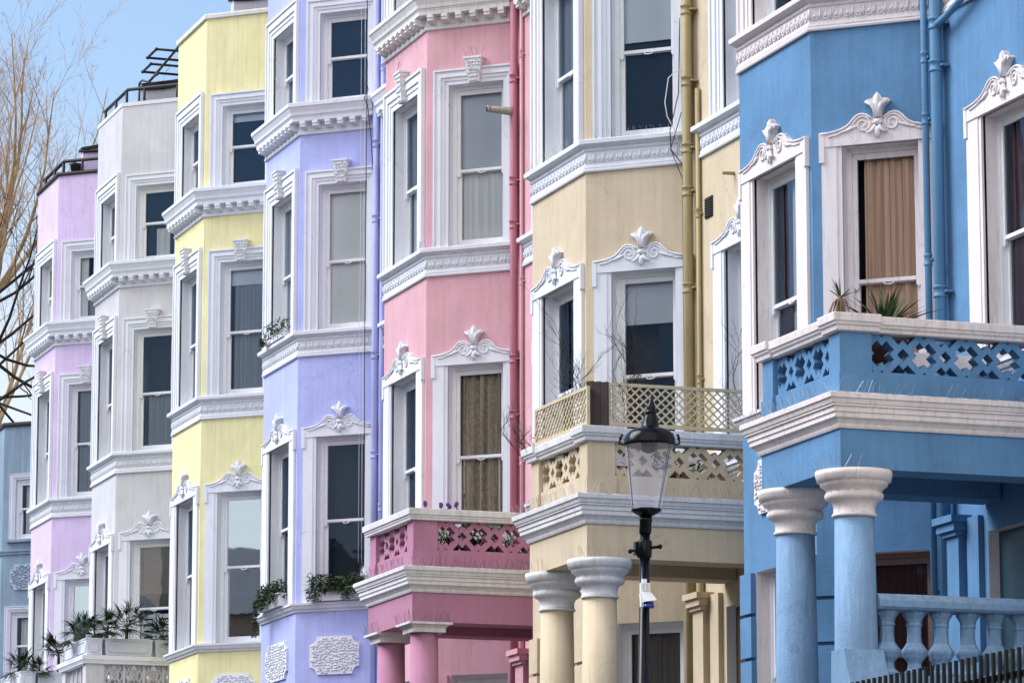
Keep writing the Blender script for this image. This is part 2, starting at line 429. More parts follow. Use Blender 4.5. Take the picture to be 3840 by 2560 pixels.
CR_OUT = [(.5,.0),(.44,.004),(.37,.014),(.31,.032),(.27,.052),(.235,.085),(.21,.115),(.18,.14),(.145,.15),(.105,.143),(.07,.118),(.045,.098)]
FLEUR = [(.034,.10),(.036,.14),(.046,.18),(.068,.213),(.112,.243),(.095,.262),(.065,.272),(.045,.27),(.03,.295),(0,.33)]
def crest_mesh(w, b, right):
    # fleur-de-lis crest between two scrolls on a lintel plate; w = outer width, plate foot at z=0 (opening head)
    W_ = w + b + right; cx = (w + right - b)/2; z0 = .125; kx = W_
    fk = min(W_, 1.15)
    m = MB()
    half = [(u*kx, z0+dz) for u, dz in CR_OUT]
    poly = [(-W_/2+.03, 0), (W_/2-.03, 0)] + [(x, z) for x, z in half] + [(-x, z) for x, z in reversed(half)]
    m.prism([(cx+x, z) for x, z in poly], -.042, .02)
    for s in (-1, 1):
        pts = [(cx+s*x, -.045, z-.008) for x, z in half]
        m.tube(pts, .011, 6)
        # scroll: follows the edge inside, then winds up
        sc_ = (s*.128*kx, z0+.045); pth = []
        for u, dz in CR_OUT[1:6]: pth.append((cx+s*(u*kx*.985), -.045, z0+dz-.042))
        r0 = .068
        for k in range(26):
            t = k/25; a = R(40) + t*R(580); rr = r0*(1-t)**.75 + .010
            pth.append((cx + sc_[0] + s*rr*math.cos(a), -.048, sc_[1] + rr*math.sin(a)))
        m.tube(pth, [.009]*len(pth), 6)
        # acanthus leaf under the scroll and the two curling leaves at the foot
        m.ell((cx+s*.235*kx, -.048, z0+.018), (.075, .014, .016), rot=Matrix.Rotation(s*R(20),3,'Y'))
        m.ell((cx+s*.30*kx, -.047, z0-.004), (.05, .012, .011), rot=Matrix.Rotation(s*R(8),3,'Y'))
        pl = [(cx+s*.018, -.055, z0+.035), (cx+s*.03, -.065, z0+.0), (cx+s*.06, -.07, z0-.028), (cx+s*.105, -.062, z0-.03)]
        m.tube(pl, [.016,.02,.016,.004], 7)
        for dx, dz in ((.03,.052),(.018,.07)): m.ell((cx+s*dx, -.06, z0+dz), (.018,.018,.016))
    m.ell((cx, -.065, z0+.058), (.03,.025,.026))
    m.ell((cx, -.058, z0-.03), (.03,.026,.055))
    # fleur: bulging body with ridges
    fl = [(cx+x*fk, z0+z) for x, z in FLEUR]; fr = [(cx-x*fk, z0+z) for x, z in reversed(FLEUR[:-1])]
    poly = fl + fr
    m.prism(poly, -.055, 0)
    for s in (-1, 1):
        m.tube([(cx+s*.012*fk,-.06,z0+.10),(cx+s*.02*fk,-.065,z0+.17),(cx+s*.045*fk,-.075,z0+.215),(cx+s*.10*fk,-.07,z0+.246)], [.016,.018,.022,.007], 7)
    m.ell((cx,-.06,z0+.215), (.03*fk,.025,.105))
    return m

def keystone_mesh(w, hb):
    m = MB(); cx = w/2; t, b_ = .105, .07; z0, z1 = -.005, hb+.09
    vs = [(cx-b_,-.085,z0),(cx+b_,-.085,z0),(cx+b_,.01,z0),(cx-b_,.01,z0),(cx-t,-.12,z1),(cx+t,-.12,z1),(cx+t,.01,z1),(cx-t,.01,z1)]
    m.add(vs, [(0,3,2,1),(4,5,6,7),(0,1,5,4),(1,2,6,5),(2,3,7,6),(3,0,4,7)], 0)
    m.box(cx-t-.012, cx+t+.012, -.13, .01, z1, z1+.022, 1)
    r = random.Random(3)
    for j in range(6):                      # vermiculated face: raised worms
        zz = z0 + .02 + (z1-z0-.04)*j/5.5; hw = b_ + (t-b_)*j/5.5 - .02
        n = 4
        for i in range(n):
            xx = cx - hw + 2*hw*(i+.5+r.uniform(-.2,.2))/n
            yy = -.085 - .035*(zz-z0)/(z1-z0)
            m.tube([(xx-.014,yy,zz+r.uniform(-.01,.01)),(xx,yy-.006,zz+r.uniform(-.01,.01)),(xx+.012,yy,zz+.012)], .007, 5, 1)
    return m

def egg_band(mb, f, s0, s1, out=.01):
    n = max(1, int(round((s1-s0)/.105))); st = (s1-s0)/n
    for i in range(n):
        s = s0 + st*(i+.5); z = 10.612
        (ox, oy), a = FAC[f]; rot = Matrix.Rotation(a, 3, 'Z')
        mb.ell(at(f, s, out, z-.005), (.019, .020, .024), rot=rot, seg=8, rings=4)
        pts = []
        for k in range(9):
            t = R(-35) + R(250)*k/8
            pts.append(at(f, s - .036*math.cos(t), out+.004, z + .008 - .05*math.sin(t)))
        mb.tube(pts, .0075, 5, cap=False)
        mb.tube([at(f, s-st/2, out+.004, z+.052), at(f, s-st/2, out+.01, z), at(f, s-st/2, out+.004, z-.05)], [.010,.013,.006], 5)
PR_EGG = [(0,10.47),(.026,10.47),(.032,10.485),(.03,10.50),(.016,10.503),(.022,10.515),(.020,10.535),(.01,10.54),(.01,10.683),
          (.022,10.688),(.030,10.705),(.018,10.722),(.03,10.728),(.05,10.742),(.078,10.752),(.085,10.756),(.088,10.795),(.082,10.803),(0,10.812)]
PR_DEN = [(0,13.44),(.022,13.44),(.030,13.452),(.030,13.466),(.016,13.47),(.022,13.49),(.012,13.495),(.012,13.60),(.125,13.602),
          (.130,13.655),(.137,13.66),(.137,13.672),(.150,13.68),(.158,13.72),(.182,13.775),(.196,13.79),(.198,13.835),(.19,13.842),(0,13.87)]
PR_BASE = [(0,7.125),(.02,7.125),(.03,7.14),(.022,7.152),(.05,7.165),(.062,7.185),(.065,7.205),(.085,7.21),(.088,7.238),(0,7.246)]

def spikes(mb, p0, p1, z, n, h=.10, lean=(0,0), r=.0014, rr=rnd):
    p0 = Vector(p0); p1 = Vector(p1)
    for i in range(n):
        q = p0.lerp(p1, (i+rr.uniform(.2,.8))/n)
        d = (p1-p0).normalized()
        a = rr.choice((-.045, -.02, .02, .045)) + rr.uniform(-.012,.012)
        mb.tube([(q.x, q.y, z), (q.x + d.x*a + lean[0]*rr.uniform(.1,1), q.y + d.y*a + lean[1]*rr.uniform(.1,1), z + h*rr.uniform(.75,1.05))], r, 3, smooth=False)

def lattice_mesh(L, z0, z1, th, pitch=.185):
    """pierced parapet: crossing diagonal bars leave big X holes and small diamonds in turn"""
    m = MB(); T = pitch*math.sqrt(2); k = T/.2546
    w_, a_, h_ = .046*k, .101*k, .036*k
    br = sorted({-w_, w_, a_, T/2-h_, T/2+h_, T-a_})          # cell edges of one period, from -w to T-w
    zc = (z0+z1)/2; q2 = math.sqrt(.5)
    def ishole(a, b):
        a = (a + T/2) % T - T/2; b = (b + T/2) % T - T/2
        if (abs(a) < a_ and abs(b) < w_) or (abs(b) < a_ and abs(a) < w_): return True
        return abs(abs(a)-T/2) < h_ and abs(abs(b)-T/2) < h_
    n = int((L+.6)/T)+3; ed = [x + T*i for i in range(-n, n+1) for x in br]
    def P(a, b): return ((a-b)*q2 + pitch*.5, zc + (a+b)*q2)
    FR = ((0,0,1),(0,L,-1),(1,z0,1),(1,z1,-1))
    def clip(poly, ax, val, sign):
        out = []
        for i in range(len(poly)):
            p, q = poly[i], poly[(i+1) % len(poly)]
            ip = sign*(p[ax]-val) >= 0; iq = sign*(q[ax]-val) >= 0
            if ip: out.append(p)
            if ip != iq:
                t = (val-p[ax])/(q[ax]-p[ax]); out.append((p[0]+(q[0]-p[0])*t, p[1]+(q[1]-p[1])*t))
        return out
    for i in range(len(ed)-1):
        for j in range(len(ed)-1):
            a0, a1, b0, b1 = ed[i], ed[i+1], ed[j], ed[j+1]; am, bm = (a0+a1)/2, (b0+b1)/2
            c = P(am, bm)
            if c[0] < -.15 or c[0] > L+.15 or c[1] < z0-.15 or c[1] > z1+.15 or ishole(am, bm): continue
            poly = [P(a0,b0), P(a1,b0), P(a1,b1), P(a0,b1)]; pc = poly
            for f in FR:
                pc = clip(pc, *f)
                if len(pc) < 3: break
            if len(pc) < 3: continue
            vs = [(x,0,z) for x, z in pc]; m.add(vs, [tuple(range(len(vs)))])
            m.add([(x,th,z) for x, z in reversed(pc)], [tuple(range(len(vs)))])
            e = .001
            for kk, s in enumerate(((am,b0-e),(a1+e,bm),(am,b1+e),(a0-e,bm))):
                if not ishole(*s): continue
                p, q = poly[kk], poly[(kk+1) % 4]; lo, hi = 0.0, 1.0
                for ax, v, sg in FR:                      # clip the edge to the frame
                    d0 = sg*(p[ax]-v); d1 = sg*(q[ax]-v)
                    if d0 < 0 and d1 < 0: lo = 2
                    elif d0 < 0: lo = max(lo, d0/(d0-d1))
                    elif d1 < 0: hi = min(hi, d0/(d0-d1))
                if lo >= hi: continue
                p_, q_ = [(p[0]+(q[0]-p[0])*t, p[1]+(q[1]-p[1])*t) for t in (lo, hi)]
                m.quad((p_[0],0,p_[1]), (p_[0],th,p_[1]), (q_[0],th,q_[1]), (q_[0],0,q_[1]))
    return m

def tracery_mesh(L, z0, z1, th):
    """pierced parapet of square panels, each crossed by bars with a diamond in the middle"""
    m = MB(); n = max(1, int(round(L/.29))); w = L/n; h = z1-z0
    for i in range(n):
        x0 = i*w; m.box(x0-.02 if i else 0, x0+.022, 0, th, z0, z1)
        cx, cz = x0+w/2+.01, (z0+z1)/2
        def bar(p, q, r=.018):
            m.tube([(p[0], th/2, p[1]), (q[0], th/2, q[1])], r, 4, smooth=False)
        for s in (-1, 1):
            pts = [(cx+s*w*.45, th/2, z0), (cx+s*w*.16, th/2, cz-.04), (cx+s*w*.16, th/2, cz+.04), (cx+s*w*.45, th/2, z1)]
            m.tube(pts, .019, 5)
            pts = [(cx+s*w*.12, th/2, z0), (cx+s*w*.36, th/2, cz-.05), (cx+s*w*.40, th/2, cz), (cx+s*w*.36, th/2, cz+.05), (cx+s*w*.12, th/2, z1)]
            m.tube(pts, .018, 5)
            bar((cx-s*w*.4, z0), (cx+s*w*.4, z1))
        for a, b in (((0,.075),(.07,0)),((.07,0),(0,-.075)),((0,-.075),(-.07,0)),((-.07,0),(0,.075))):
            bar((cx+a[0], cz+a[1]), (cx+b[0], cz+b[1]), .016)
    m.box(L-.02, L, 0, th, z0, z1)
    return m

def panel_mesh(w, h):
    """vermiculated plaque with notched round corners"""
    m = MB(); c = h*.2; e = .028
    poly = [(c,0),(w-c,0)]
    for k in range(1,5): a = R(180-90*k/5); poly.append((w-c*.0+c*math.cos(a)*1.0, 0+c*math.sin(a)))
    poly += [(w,c),(w,h-c)]
    for k in range(1,5): a = R(270-90*k/5); poly.append((w+c*math.cos(a), h+c*math.sin(a)))
    poly += [(w-c,h),(c,h)]
    for k in range(1,5): a = R(360-90*k/5); poly.append((c*math.cos(a), h+c*math.sin(a)))
    poly += [(0,h-c),(0,c)]
    for k in range(1,5): a = R(90-90*k/5); poly.append((c*math.cos(a), c*math.sin(a)))
    m.prism(poly, -e, .01, 0)
    r = random.Random(11)
    nx, nz = int(w/.036), int(h/.034)
    for j in range(nz):
        for i in range(nx):
            x = (i+.5+r.uniform(-.35,.35))*w/nx; z = (j+.5+r.uniform(-.35,.35))*h/nz
            if (x < c*1.15 or x > w-c*1.15) and (z < c*1.15 or z > h-c*1.15): continue
            if x < .02 or x > w-.02 or z < .02 or z > h-.02: continue
            a = r.uniform(-.7,.7); l = r.uniform(.012,.02)
            m.tube([(x-l*math.cos(a), -e-.001, z-l*math.sin(a)), (x, -e-.007, z+r.uniform(-.006,.006)), (x+l*math.cos(a), -e-.001, z+l*math.sin(a))], .0085, 5, 1)
    return m

# ---------------------------------------------------------------- one terraced house
def window(house, f, fl, spec, trim, crest=True, plainhead=False):
    s0, s1 = OPEN[f]
    if fl == 0: s0, s1 = {'A': (.28, 1.30), 'B': (.335, 1.035), 'C': OPEN['C']}[f]
    z0, z1, mid = ZF[fl]; w, h = s1-s0, z1-z0
    mid = spec.get('mid', mid)
    (ox, oy), a = FAC[f]
    lift = fl in (1, 2)
    me = cached(('sash', f, fl, mid), lambda: sash_mesh(w, h, mid, lift).mesh('window', [W['sash']]))
    if spec.get('frame'):
        me = cached(('sash', f, fl, mid, spec['frame']), lambda: sash_mesh(w, h, mid, lift).mesh('window', [W[spec['frame']]]))
    win = link('window', me, house, at(f, s0, -.125, z0), a)
    zm = h*mid
    gl = W[spec.get('glass', 'glass')]
    link('pane', cached(('pu', f, fl, mid, gl.name), lambda: pane_mesh(w, zm+.03, h-.095, .031).mesh('pane', [gl])), win)
    gl2 = W[spec.get('glass2', spec.get('glass', 'glass'))]
    link('pane', cached(('pl', f, fl, mid, gl2.name), lambda: pane_mesh(w, .10, zm, .069).mesh('pane', [gl2])), win)
    if 'slats' in spec:
        za, zb = spec['slats']; m = MB(); n = int((zb-za)*h/.085)
        for x0, x1 in ((.09, w*.5-.01), (w*.5+.01, w-.09)):
            m.box(x0, x0+.04, .10, .125, h*za, h*zb); m.box(x1-.04, x1, .10, .125, h*za, h*zb)
            for i in range(n):
                z_ = h*za + (h*(zb-za))*(i+.5)/n
                m.add([(x0+.04,.10,z_-.04),(x1-.04,.10,z_-.04),(x1-.04,.128,z_+.03),(x0+.04,.128,z_+.03)], [(0,1,2,3)])
        obj('shutter', m, W['blindpale'], win)
    for k, (nm, mat, xa, xb, za, zb) in enumerate(spec.get('in', [])):
        x0, x1 = .05 + (w-.1)*xa, .05 + (w-.1)*xb
        amp = {'net': .007, 'brown': .018, 'gold': .028, 'maroon': .012, 'taupe': .014, 'greyc': .012}.get(mat, .0015)
        nn = (x1-x0)/.11 if amp > .002 else .6
        d = drape_mesh(x0, x1, h*za, h*zb, amp, nn, hash_((f, fl, k, mat)))
        obj(nm, d, W[mat], win, (0, .098 + .018*k, 0))
    if fl in (2, 3):
        rgt = .17 if f == 'B' else None
        su = link('window_surround', cached(('ss', f, fl, trim), lambda: surround_step(w, h, SUR[f], rgt).mesh('window_surround', [W[trim]])), house, at(f, s0, 0, z0), a)
        if fl == 2:
            link('keystone', cached(('key', f, trim), lambda: keystone_mesh(w, SUR[f]).mesh('keystone', [RELIEF, W[trim]])), su, (0, 0, h))
    if fl == 1:
        rgt = .17 if f == 'B' else SUR[f]
        su = link('window_surround', cached(('sf', f, trim), lambda: surround_flat(w, h, SUR[f], rgt).mesh('window_surround', [W[trim]])), house, at(f, s0, 0, z0), a)
        link('crest', cached(('cr', f, trim), lambda: crest_mesh(w, SUR[f], rgt).mesh('crest', [W[trim]])), su, (0, 0, h))
    return win

def hash_(t): 
    v = 7
    for ch in str(t): v = (v*31 + ord(ch)) % 1000003
    return v

def pipe(house, x, y, z0, z1, r, mat, collars, name='drainpipe'):
    m = MB(); m.lathe([(r,z0),(r,z1)], 16, x, y)
    for z in collars:
        m.lathe([(r*1.0,z-.05),(r*1.22,z-.045),(r*1.22,z-.03),(r*1.10,z-.025),(r*1.10,z+.03),(r*1.26,z+.035),(r*1.26,z+.055),(r,z+.06)], 16, x, y, cap=False)
        m.box(x-.005, x+r*2.0, y+r*.2, y+r*2.2, z-.008, z+.012)
    return obj(name, m, mat, house)

def house(hx, hy, Lc, label, col, trim, specs, porch=None, roof='cream', pmat=None, z0=2.9, corn='white', name='terraced_house', bands=None, csection=True):
    h = thing(name, label, 'house', (hx, hy, 0), 0, 'terraced houses along the street')
    xe = P3[0] + Lc
    wall = MB()
    tr = W[trim]
    def ops(f, L):
        o = [(OPEN[f][0], OPEN[f][1], ZF[k][0], ZF[k][1]) for k in (1,2,3)]
        if f in 'AB':
            s = {'A': (.28,1.30), 'B': (.335,1.035)}[f]; o.append((s[0], s[1], ZF[0][0], ZF[0][1]))
        return o
    ZT = 16.42
    facet_wall(wall, 'A', AL, z0, ZT, ops('A', AL)); facet_wall(wall, 'B', BL, z0, ZT, ops('B', BL))
    facet_wall(wall, 'L', BL, z0, ZT, [])
    facet_wall(wall, 'C', Lc, z0, ZT, [(OPEN['C'][0], OPEN['C'][1], ZF[k][0], ZF[k][1]) for k in (1,2,3)] + [(.78, 1.75, 4.1, 5.85)])
    yb = 11.0
    wall.quad((xe-.003,P3[1],z0),(xe-.003,yb,z0),(xe-.003,yb,ZT),(xe-.003,P3[1],ZT)); wall.quad((P0[0]+.003,yb,z0),(P0[0]+.003,P0[1],z0),(P0[0]+.003,P0[1],ZT),(P0[0]+.003,yb,ZT))
    wall.quad((xe,yb,z0),(P0[0],yb,z0),(P0[0],yb,ZT),(xe,yb,ZT))
    obj('wall', wall, [col, tr], h)
    # dark rooms behind the glass
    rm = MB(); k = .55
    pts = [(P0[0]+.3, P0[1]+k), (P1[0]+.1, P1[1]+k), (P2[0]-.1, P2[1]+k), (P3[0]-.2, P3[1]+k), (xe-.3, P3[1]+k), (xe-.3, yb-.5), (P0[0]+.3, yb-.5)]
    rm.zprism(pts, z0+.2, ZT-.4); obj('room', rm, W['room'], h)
    # roof deck and coping
    rf = MB(); rf.zprism([(P0[0]+.06,P0[1]+.06), (P1[0]+.02,P1[1]+.06), (P2[0]-.02,P2[1]+.06), (P3[0]-.05,P3[1]+.07), (xe-.05, P3[1]+.07), (xe-.05, yb-.06), (P0[0]+.06, yb-.06)], ZT-.22, ZT-.10)
    obj('roof', rf, W['lead'], h)
    cp = MB(); path = [P0, P1, P2, P3, (xe, P3[1])]
    pf = {'cream': [(0,ZT-.02),(.035,ZT-.018),(.04,ZT+.03),(.03,ZT+.05),(-.25,ZT+.06),(-.25,ZT-.02),(0,ZT-.02)],
          'thin': [(0,ZT-.03),(.012,ZT-.03),(.016,ZT+.03),(-.25,ZT+.045),(-.25,ZT-.03),(0,ZT-.03)],
          'dark': [(0,ZT+.0),(.03,ZT+.0),(.04,ZT+.025),(.03,ZT+.06),(-.25,ZT+.07),(-.25,ZT),(0,ZT)]}[roof]
    cp.sweep(path, pf); obj('coping', cp, W['rust'] if roof == 'dark' else (W['grimy'] if roof == 'cream' else tr), h)
    # string courses: egg band, dentil cornice, sill course
    pa = [P0, P1, P2, (P2[0]+cB*(BL-.07), P2[1]+sB*(BL-.07))]; pc = [(P3[0]+.15, P3[1]), (xe, P3[1])]
    for prof, nm, mat in ((PR_EGG, 'egg_band', trim), (PR_DEN, 'dentil_cornice', corn), (PR_BASE, 'sill_course', trim)):
        m = MB(); m.sweep(pa, prof); m.sweep(pc, prof)
        if nm == 'egg_band':
            egg_band(m, 'A', .0, AL); egg_band(m, 'B', .0, BL-.07); egg_band(m, 'C', .16, Lc)
        if nm == 'dentil_cornice':
            for f, L, n in (('A', AL, 9), ('B', BL-.09, 6), ('C', Lc-.2, 11)):
                st = L/n
                for i in range(n):
                    s = (.16 if f == 'C' else .0) + st*(i+.5) - (.02 if f == 'A' else 0); ww = .038
                    vs = [at(f,s-ww,.125,13.53), at(f,s+ww,.125,13.53), at(f,s+ww,.012,13.50), at(f,s-ww,.012,13.50),
                          at(f,s-ww,.125,13.601), at(f,s+ww,.125,13.601), at(f,s+ww,.012,13.601), at(f,s-ww,.012,13.601)]
                    m.add(vs, [(0,3,2,1),(4,5,6,7),(0,1,5,4),(1,2,6,5),(2,3,7,6),(3,0,4,7)])
                    vs = [at(f,s-ww,.137,13.565), at(f,s+ww,.137,13.565), at(f,s+ww,.125,13.56), at(f,s-ww,.125,13.56), at(f,s-ww,.137,13.598), at(f,s+ww,.137,13.598), at(f,s+ww,.125,13.598), at(f,s-ww,.125,13.598)]
                    m.add(vs, [(0,3,2,1),(4,5,6,7),(0,1,5,4),(1,2,6,5),(2,3,7,6),(3,0,4,7)])
        obj(nm, m, W[mat], h)
    # windows
    for f in 'ABC':
        for fl in (1,2,3): window(h, f, fl, specs.get(f+str(fl), {}), trim)
    for f in 'AB': window(h, f, 0, specs.get(f+'0', {}), trim)
    # plaques under the first-floor windows
    for f, s, w in (('A', .32, 1.0), ('B', .22, .70)):
        pm = cached(('plaque', f, trim), lambda: panel_mesh(w, .49).mesh('wall_plaque', [W[trim], W[trim]]))
        link('wall_plaque', pm, h, at(f, s, 0, 6.31), FAC[f][1])
    # rusticated quoins at ground level
    e_ = .045; t = math.tan(BANG/2)*e_
    blocks = [[at('A',.0,e_,0)[:2], at('A',.255,e_,0)[:2], at('A',.255,-.02,0)[:2], at('A',.0,-.02,0)[:2]],
              [at('A',1.325,-.03,0)[:2], at('A',1.325,e_,0)[:2], (t,-e_), at('B',.30,e_,0)[:2], at('B',.30,-.03,0)[:2], (-.013,.03)],
              [at('B',1.06,-.03,0)[:2], at('B',1.06,e_,0)[:2], at('B',1.165,e_,0)[:2], at('B',1.165,-.03,0)[:2]]]
    for pl_ in blocks:
        q = MB()
        for k in range(7):
            za, zb = 5.80 - .395*(k+1), 5.80 - .395*k
            q.zprism(pl_, za+.032, zb)
        obj('quoin_strip', q, col, h)
    # front door and its pilasters on the back wall of the porch
    d = MB(); dx = P3[0]
    d.box(dx+.76, dx+1.77, P3[1]+.10, P3[1]+.16, 4.1, 5.87); dd = obj('door', d, pmat or W['room'], h)
    pl = MB()
    for xa in (dx+.14, dx+1.95):
        pl.box(xa, xa+.27, P3[1]-.10, P3[1]+.02, z0, 5.86)
        pl.box(xa-.02, xa+.29, P3[1]-.13, P3[1]+.02, 5.86, 5.90); pl.box(xa-.04, xa+.31, P3[1]-.16, P3[1]+.02, 5.90, 5.97); pl.box(xa-.06, xa+.33, P3[1]-.19, P3[1]+.02, 5.97, 6.03)
        pl.box(xa+.33, xa+.55 if xa < dx+1 else xa+.34, P3[1]-.05, P3[1]+.02, z0, 6.0)
    obj('door_pilasters', pl, col, h)
    return h

def porch(h, style, col, trim, plain_rail=False, ccol=None):
    ccol = ccol or col
    X0, X1, YF, YB = 1.52, 3.12, -1.15, .86
    path = [(X0,YB),(X0,YF),(X1,YF),(X1,YB)]
    e = MB()
    e.box(X0, X1, YF, YF+.34, 6.08, 6.44); e.box(X0, X0+.34, YF+.34, YB, 6.08, 6.44); e.box(X1-.34, X1, YF+.34, YB, 6.08, 6.44)
    e.box(X0+.34, X1-.34, YF+.34, YB, 6.33, 6.44)
    obj('porch_entablature', e, col, h)
    c = MB()
    prof = [(0,6.395),(.018,6.395),(.026,6.41),(.03,6.43),(.05,6.455),(.072,6.47),(.076,6.475),(.076,6.512),(.088,6.516),(.088,6.555),(.104,6.56),(.104,6.575),(.114,6.58),(.124,6.612),(.138,6.62),(.14,6.655),(.13,6.665),(-.3,6.69)]
    c.sweep(path, prof); c.zprism([(X0+.05,YB),(X0+.05,YF+.05),(X1-.05,YF+.05),(X1-.05,YB)], 6.445, 6.67)
    obj('porch_cornice', c, W[trim], h)
    fl = MB(); fl.box(X0+.18, X1-.18, YF+.18, YB, 6.672, 6.70); obj('balcony_floor', fl, W['lead'], h)
    p = MB(); t = .17; zb, zl, zr = 6.66, 6.865, 7.17
    p.box(X0+.03, X1-.03, YF+.03, YF+t, zb, zl); p.box(X1-t, X1-.03, YF+t, YB, zb, zl); p.box(X0+.03, X0+t, YF+t, YB, zb, zl)
    obj('parapet_base', p, col, h)
    for x0, x1, y0, y1 in ((X1-.24,X1,YF,YF+.30),(X0,X0+.24,YF,YF+.30),(X1-.22,X1,YB-.22,YB),(X0,X0+.22,YB-.22,YB)):
        q = MB(); q.box(x0, x1, y0, y1, zb+.004, zl-.02); q.box(x0+.012, x1-.012, y0+.012, y1-.012, zl-.02, zr)
        obj('parapet_pier', q, col, h)
    lat = lattice_mesh if style != 'grey' else None
    def mk(L): return lattice_mesh(L, zl, zr, .115) if style != 'grey' else tracery_mesh(L, zl, zr, .07)
    Lf, Ls = X1-X0-.48, YB-YF-.52
    obj('parapet_lattice', mk(Lf), col, h, (X0+.24, YF+.05, 0))
    obj('parapet_lattice', mk(Ls), col, h, (X1-.05, YF+.30, 0), R(90))
    obj('parapet_lattice', mk(Ls), col, h, (X0+.05, YB-.22, 0), R(-90))
    r = MB()
    if plain_rail:
        pr = [(-.18,7.172),(0,7.172),(.03,7.176),(.034,7.20),(.042,7.205),(.042,7.225),(.058,7.23),(.06,7.285),(.055,7.295),(-.18,7.305),(-.18,7.172)]
    else:
        pr = [(-.18,7.172),(-.01,7.172),(.006,7.176),(.012,7.20),(.026,7.21),(.032,7.23),(.044,7.236),(.048,7.29),(.044,7.30),(-.18,7.31),(-.18,7.172)]
    r.sweep(path, pr)
    if not plain_rail:
        pr2 = [(o+.022 if o > -.1 else o, z+.004 if z < 7.2 else z+.012) for o, z in pr]
        r.sweep([(X0,YF+.34),(X0,YF),(X0+.27,YF)], pr2); r.sweep([(X1-.27,YF),(X1,YF),(X1,YF+.34)], pr2)
    obj('parapet_rail', r, W[trim], h)
    for cx in (X0+.22, X1-.20):
        cy = YF+.20; m = MB()
        if style == 'square':
            m.lathe([(.165,2.9),(.165,4.6),(.15,5.985)], 28, cx, cy); cc = obj('column', m, ccol, h)
            k = MB(); k.box(cx-.185,cx+.185,cy-.185,cy+.185,5.975,6.03); k.box(cx-.20,cx+.20,cy-.20,cy+.20,6.03,6.045); k.box(cx-.215,cx+.215,cy-.215,cy+.215,6.045,6.055); k.box(cx-.245,cx+.245,cy-.245,cy+.245,6.055,6.079)
        else:
            m.lathe([(.175,2.9),(.175,4.4),(.158,5.72)], 32, cx, cy); cc = obj('column', m, ccol, h)
            k = MB(); k.lathe([(.160,5.715),(.176,5.72),(.180,5.73),(.176,5.742),(.166,5.748),(.166,5.80),(.182,5.835),(.205,5.845),(.228,5.86),(.236,5.885),(.226,5.908),(.214,5.914),(.222,5.922),(.240,5.945),(.266,5.962),(.272,5.985),(.272,5.992),(.296,5.998),(.300,6.03),(.305,6.038),(.308,6.079)], 40, cx, cy)
        obj('capital', k, W[trim], cc)

def porch_spikes(h, mat, dense=1.0, caps=True):
    X0, X1, YF, YB = 1.52, 3.12, -1.15, .86
    m = MB(); o = .115
    spikes(m, (X0-.1,YF-o,0), (X1+.1,YF-o,0), 6.66, int(60*dense), .11, (0,-.05))
    spikes(m, (X1+o,YF-.1,0), (X1+o,YB-.1,0), 6.66, int(60*dense), .11, (.05,0))
    obj('bird_spikes', m, mat, h)
    if caps:
        for cx in (X0+.22, X1-.20):
            m = MB(); cy = YF+.2
            spikes(m, (cx-.24,cy-.24,0), (cx+.28,cy-.22,0), 6.07, 13, .13, (0,-.05)); spikes(m, (cx+.24,cy-.2,0), (cx+.22,cy+.25,0), 6.07, 12, .13, (.05,0))
            obj('bird_spikes', m, mat, h)
RELIEF = relief('keystone_relief', (.80,.80,.82))
# ---------------------------------------------------------------- the row
H = {'blue': (-31.23,13.64), 'cream': (-37.27,13.74), 'pink': (-43.14,13.91), 'lav': (-48.87,14.00),
     'yel': (-54.34,14.13), 'grey': (-60.03,14.24), 'lil': (-65.51,14.44)}
def lc(a, b): return H[b][0]-H[a][0]-3.23
COLS = {'lil': (.70,.57,.82), 'grey': (.63,.62,.65), 'yel': (.86,.80,.45), 'lav': (.47,.52,.90), 'pink': (.72,.41,.47), 'cream': (.66,.545,.39), 'blue': (.13,.285,.50)}
ST = {k: stucco('render_'+k, c, dirt=sc3(c, .32), dirtamt=.20, streak=.08, var=.24 if k == 'blue' else .14) for k, c in COLS.items()}
PIPE = {'blue': stucco('pipe_blue', (.12,.28,.48), rough=.55, bump=.25, var=.2, streak=.15, dirt=(.12,.08,.06), dirtamt=.25), 'cream': stucco('pipe_ochre', (.42,.34,.17), rough=.55, bump=.25, var=.2, streak=.15, dirt=(.12,.08,.06), dirtamt=.25), 'pink': stucco('pipe_rose', (.47,.17,.23), rough=.55, bump=.25, var=.2, streak=.15, dirt=(.12,.08,.06), dirtamt=.25), 'lav': stucco('pipe_lavender', (.44,.48,.80), rough=.55, bump=.25, var=.2, streak=.15, dirt=(.12,.08,.06), dirtamt=.25)}
DOORS = {'blue': plain('door_dark_teal', (.02,.06,.09), .4), 'cream': plain('door_brown', (.10,.06,.02), .4), 'pink': plain('door_plum', (.05,.01,.03), .4)}
nA = lambda m, z0=.04, z1=.96: ('curtain', m, 0, 1, z0, z1)
S = {}  # dkteal entries
S['blue'] = {'B1': dict(**{'in': [('curtain','brown',.13,1,.05,.97)]}, frame='rosy', mid=.44, glass='clear'), 'A1': {'in': [('curtain','maroon',0,.3,.05,.97), ('curtain','net',.3,1,.05,.97)], 'mid': .44, 'glass': 'glassy'},  # pale net in A1 stands in for the bright reflection on that pane
  'C1': {'in': [('curtain','maroon',0,1,.05,.97)], 'mid': .5}, 'B0': {'in': [('curtain','maroon',0,1,.03,.97)], 'frame': 'brown_frame'}, 'A0': {'in': [('curtain','maroon',0,1,.03,.97)]},
  'B2': {}, 'A2': {}, 'C2': {'in': [nA('greyc')]}}
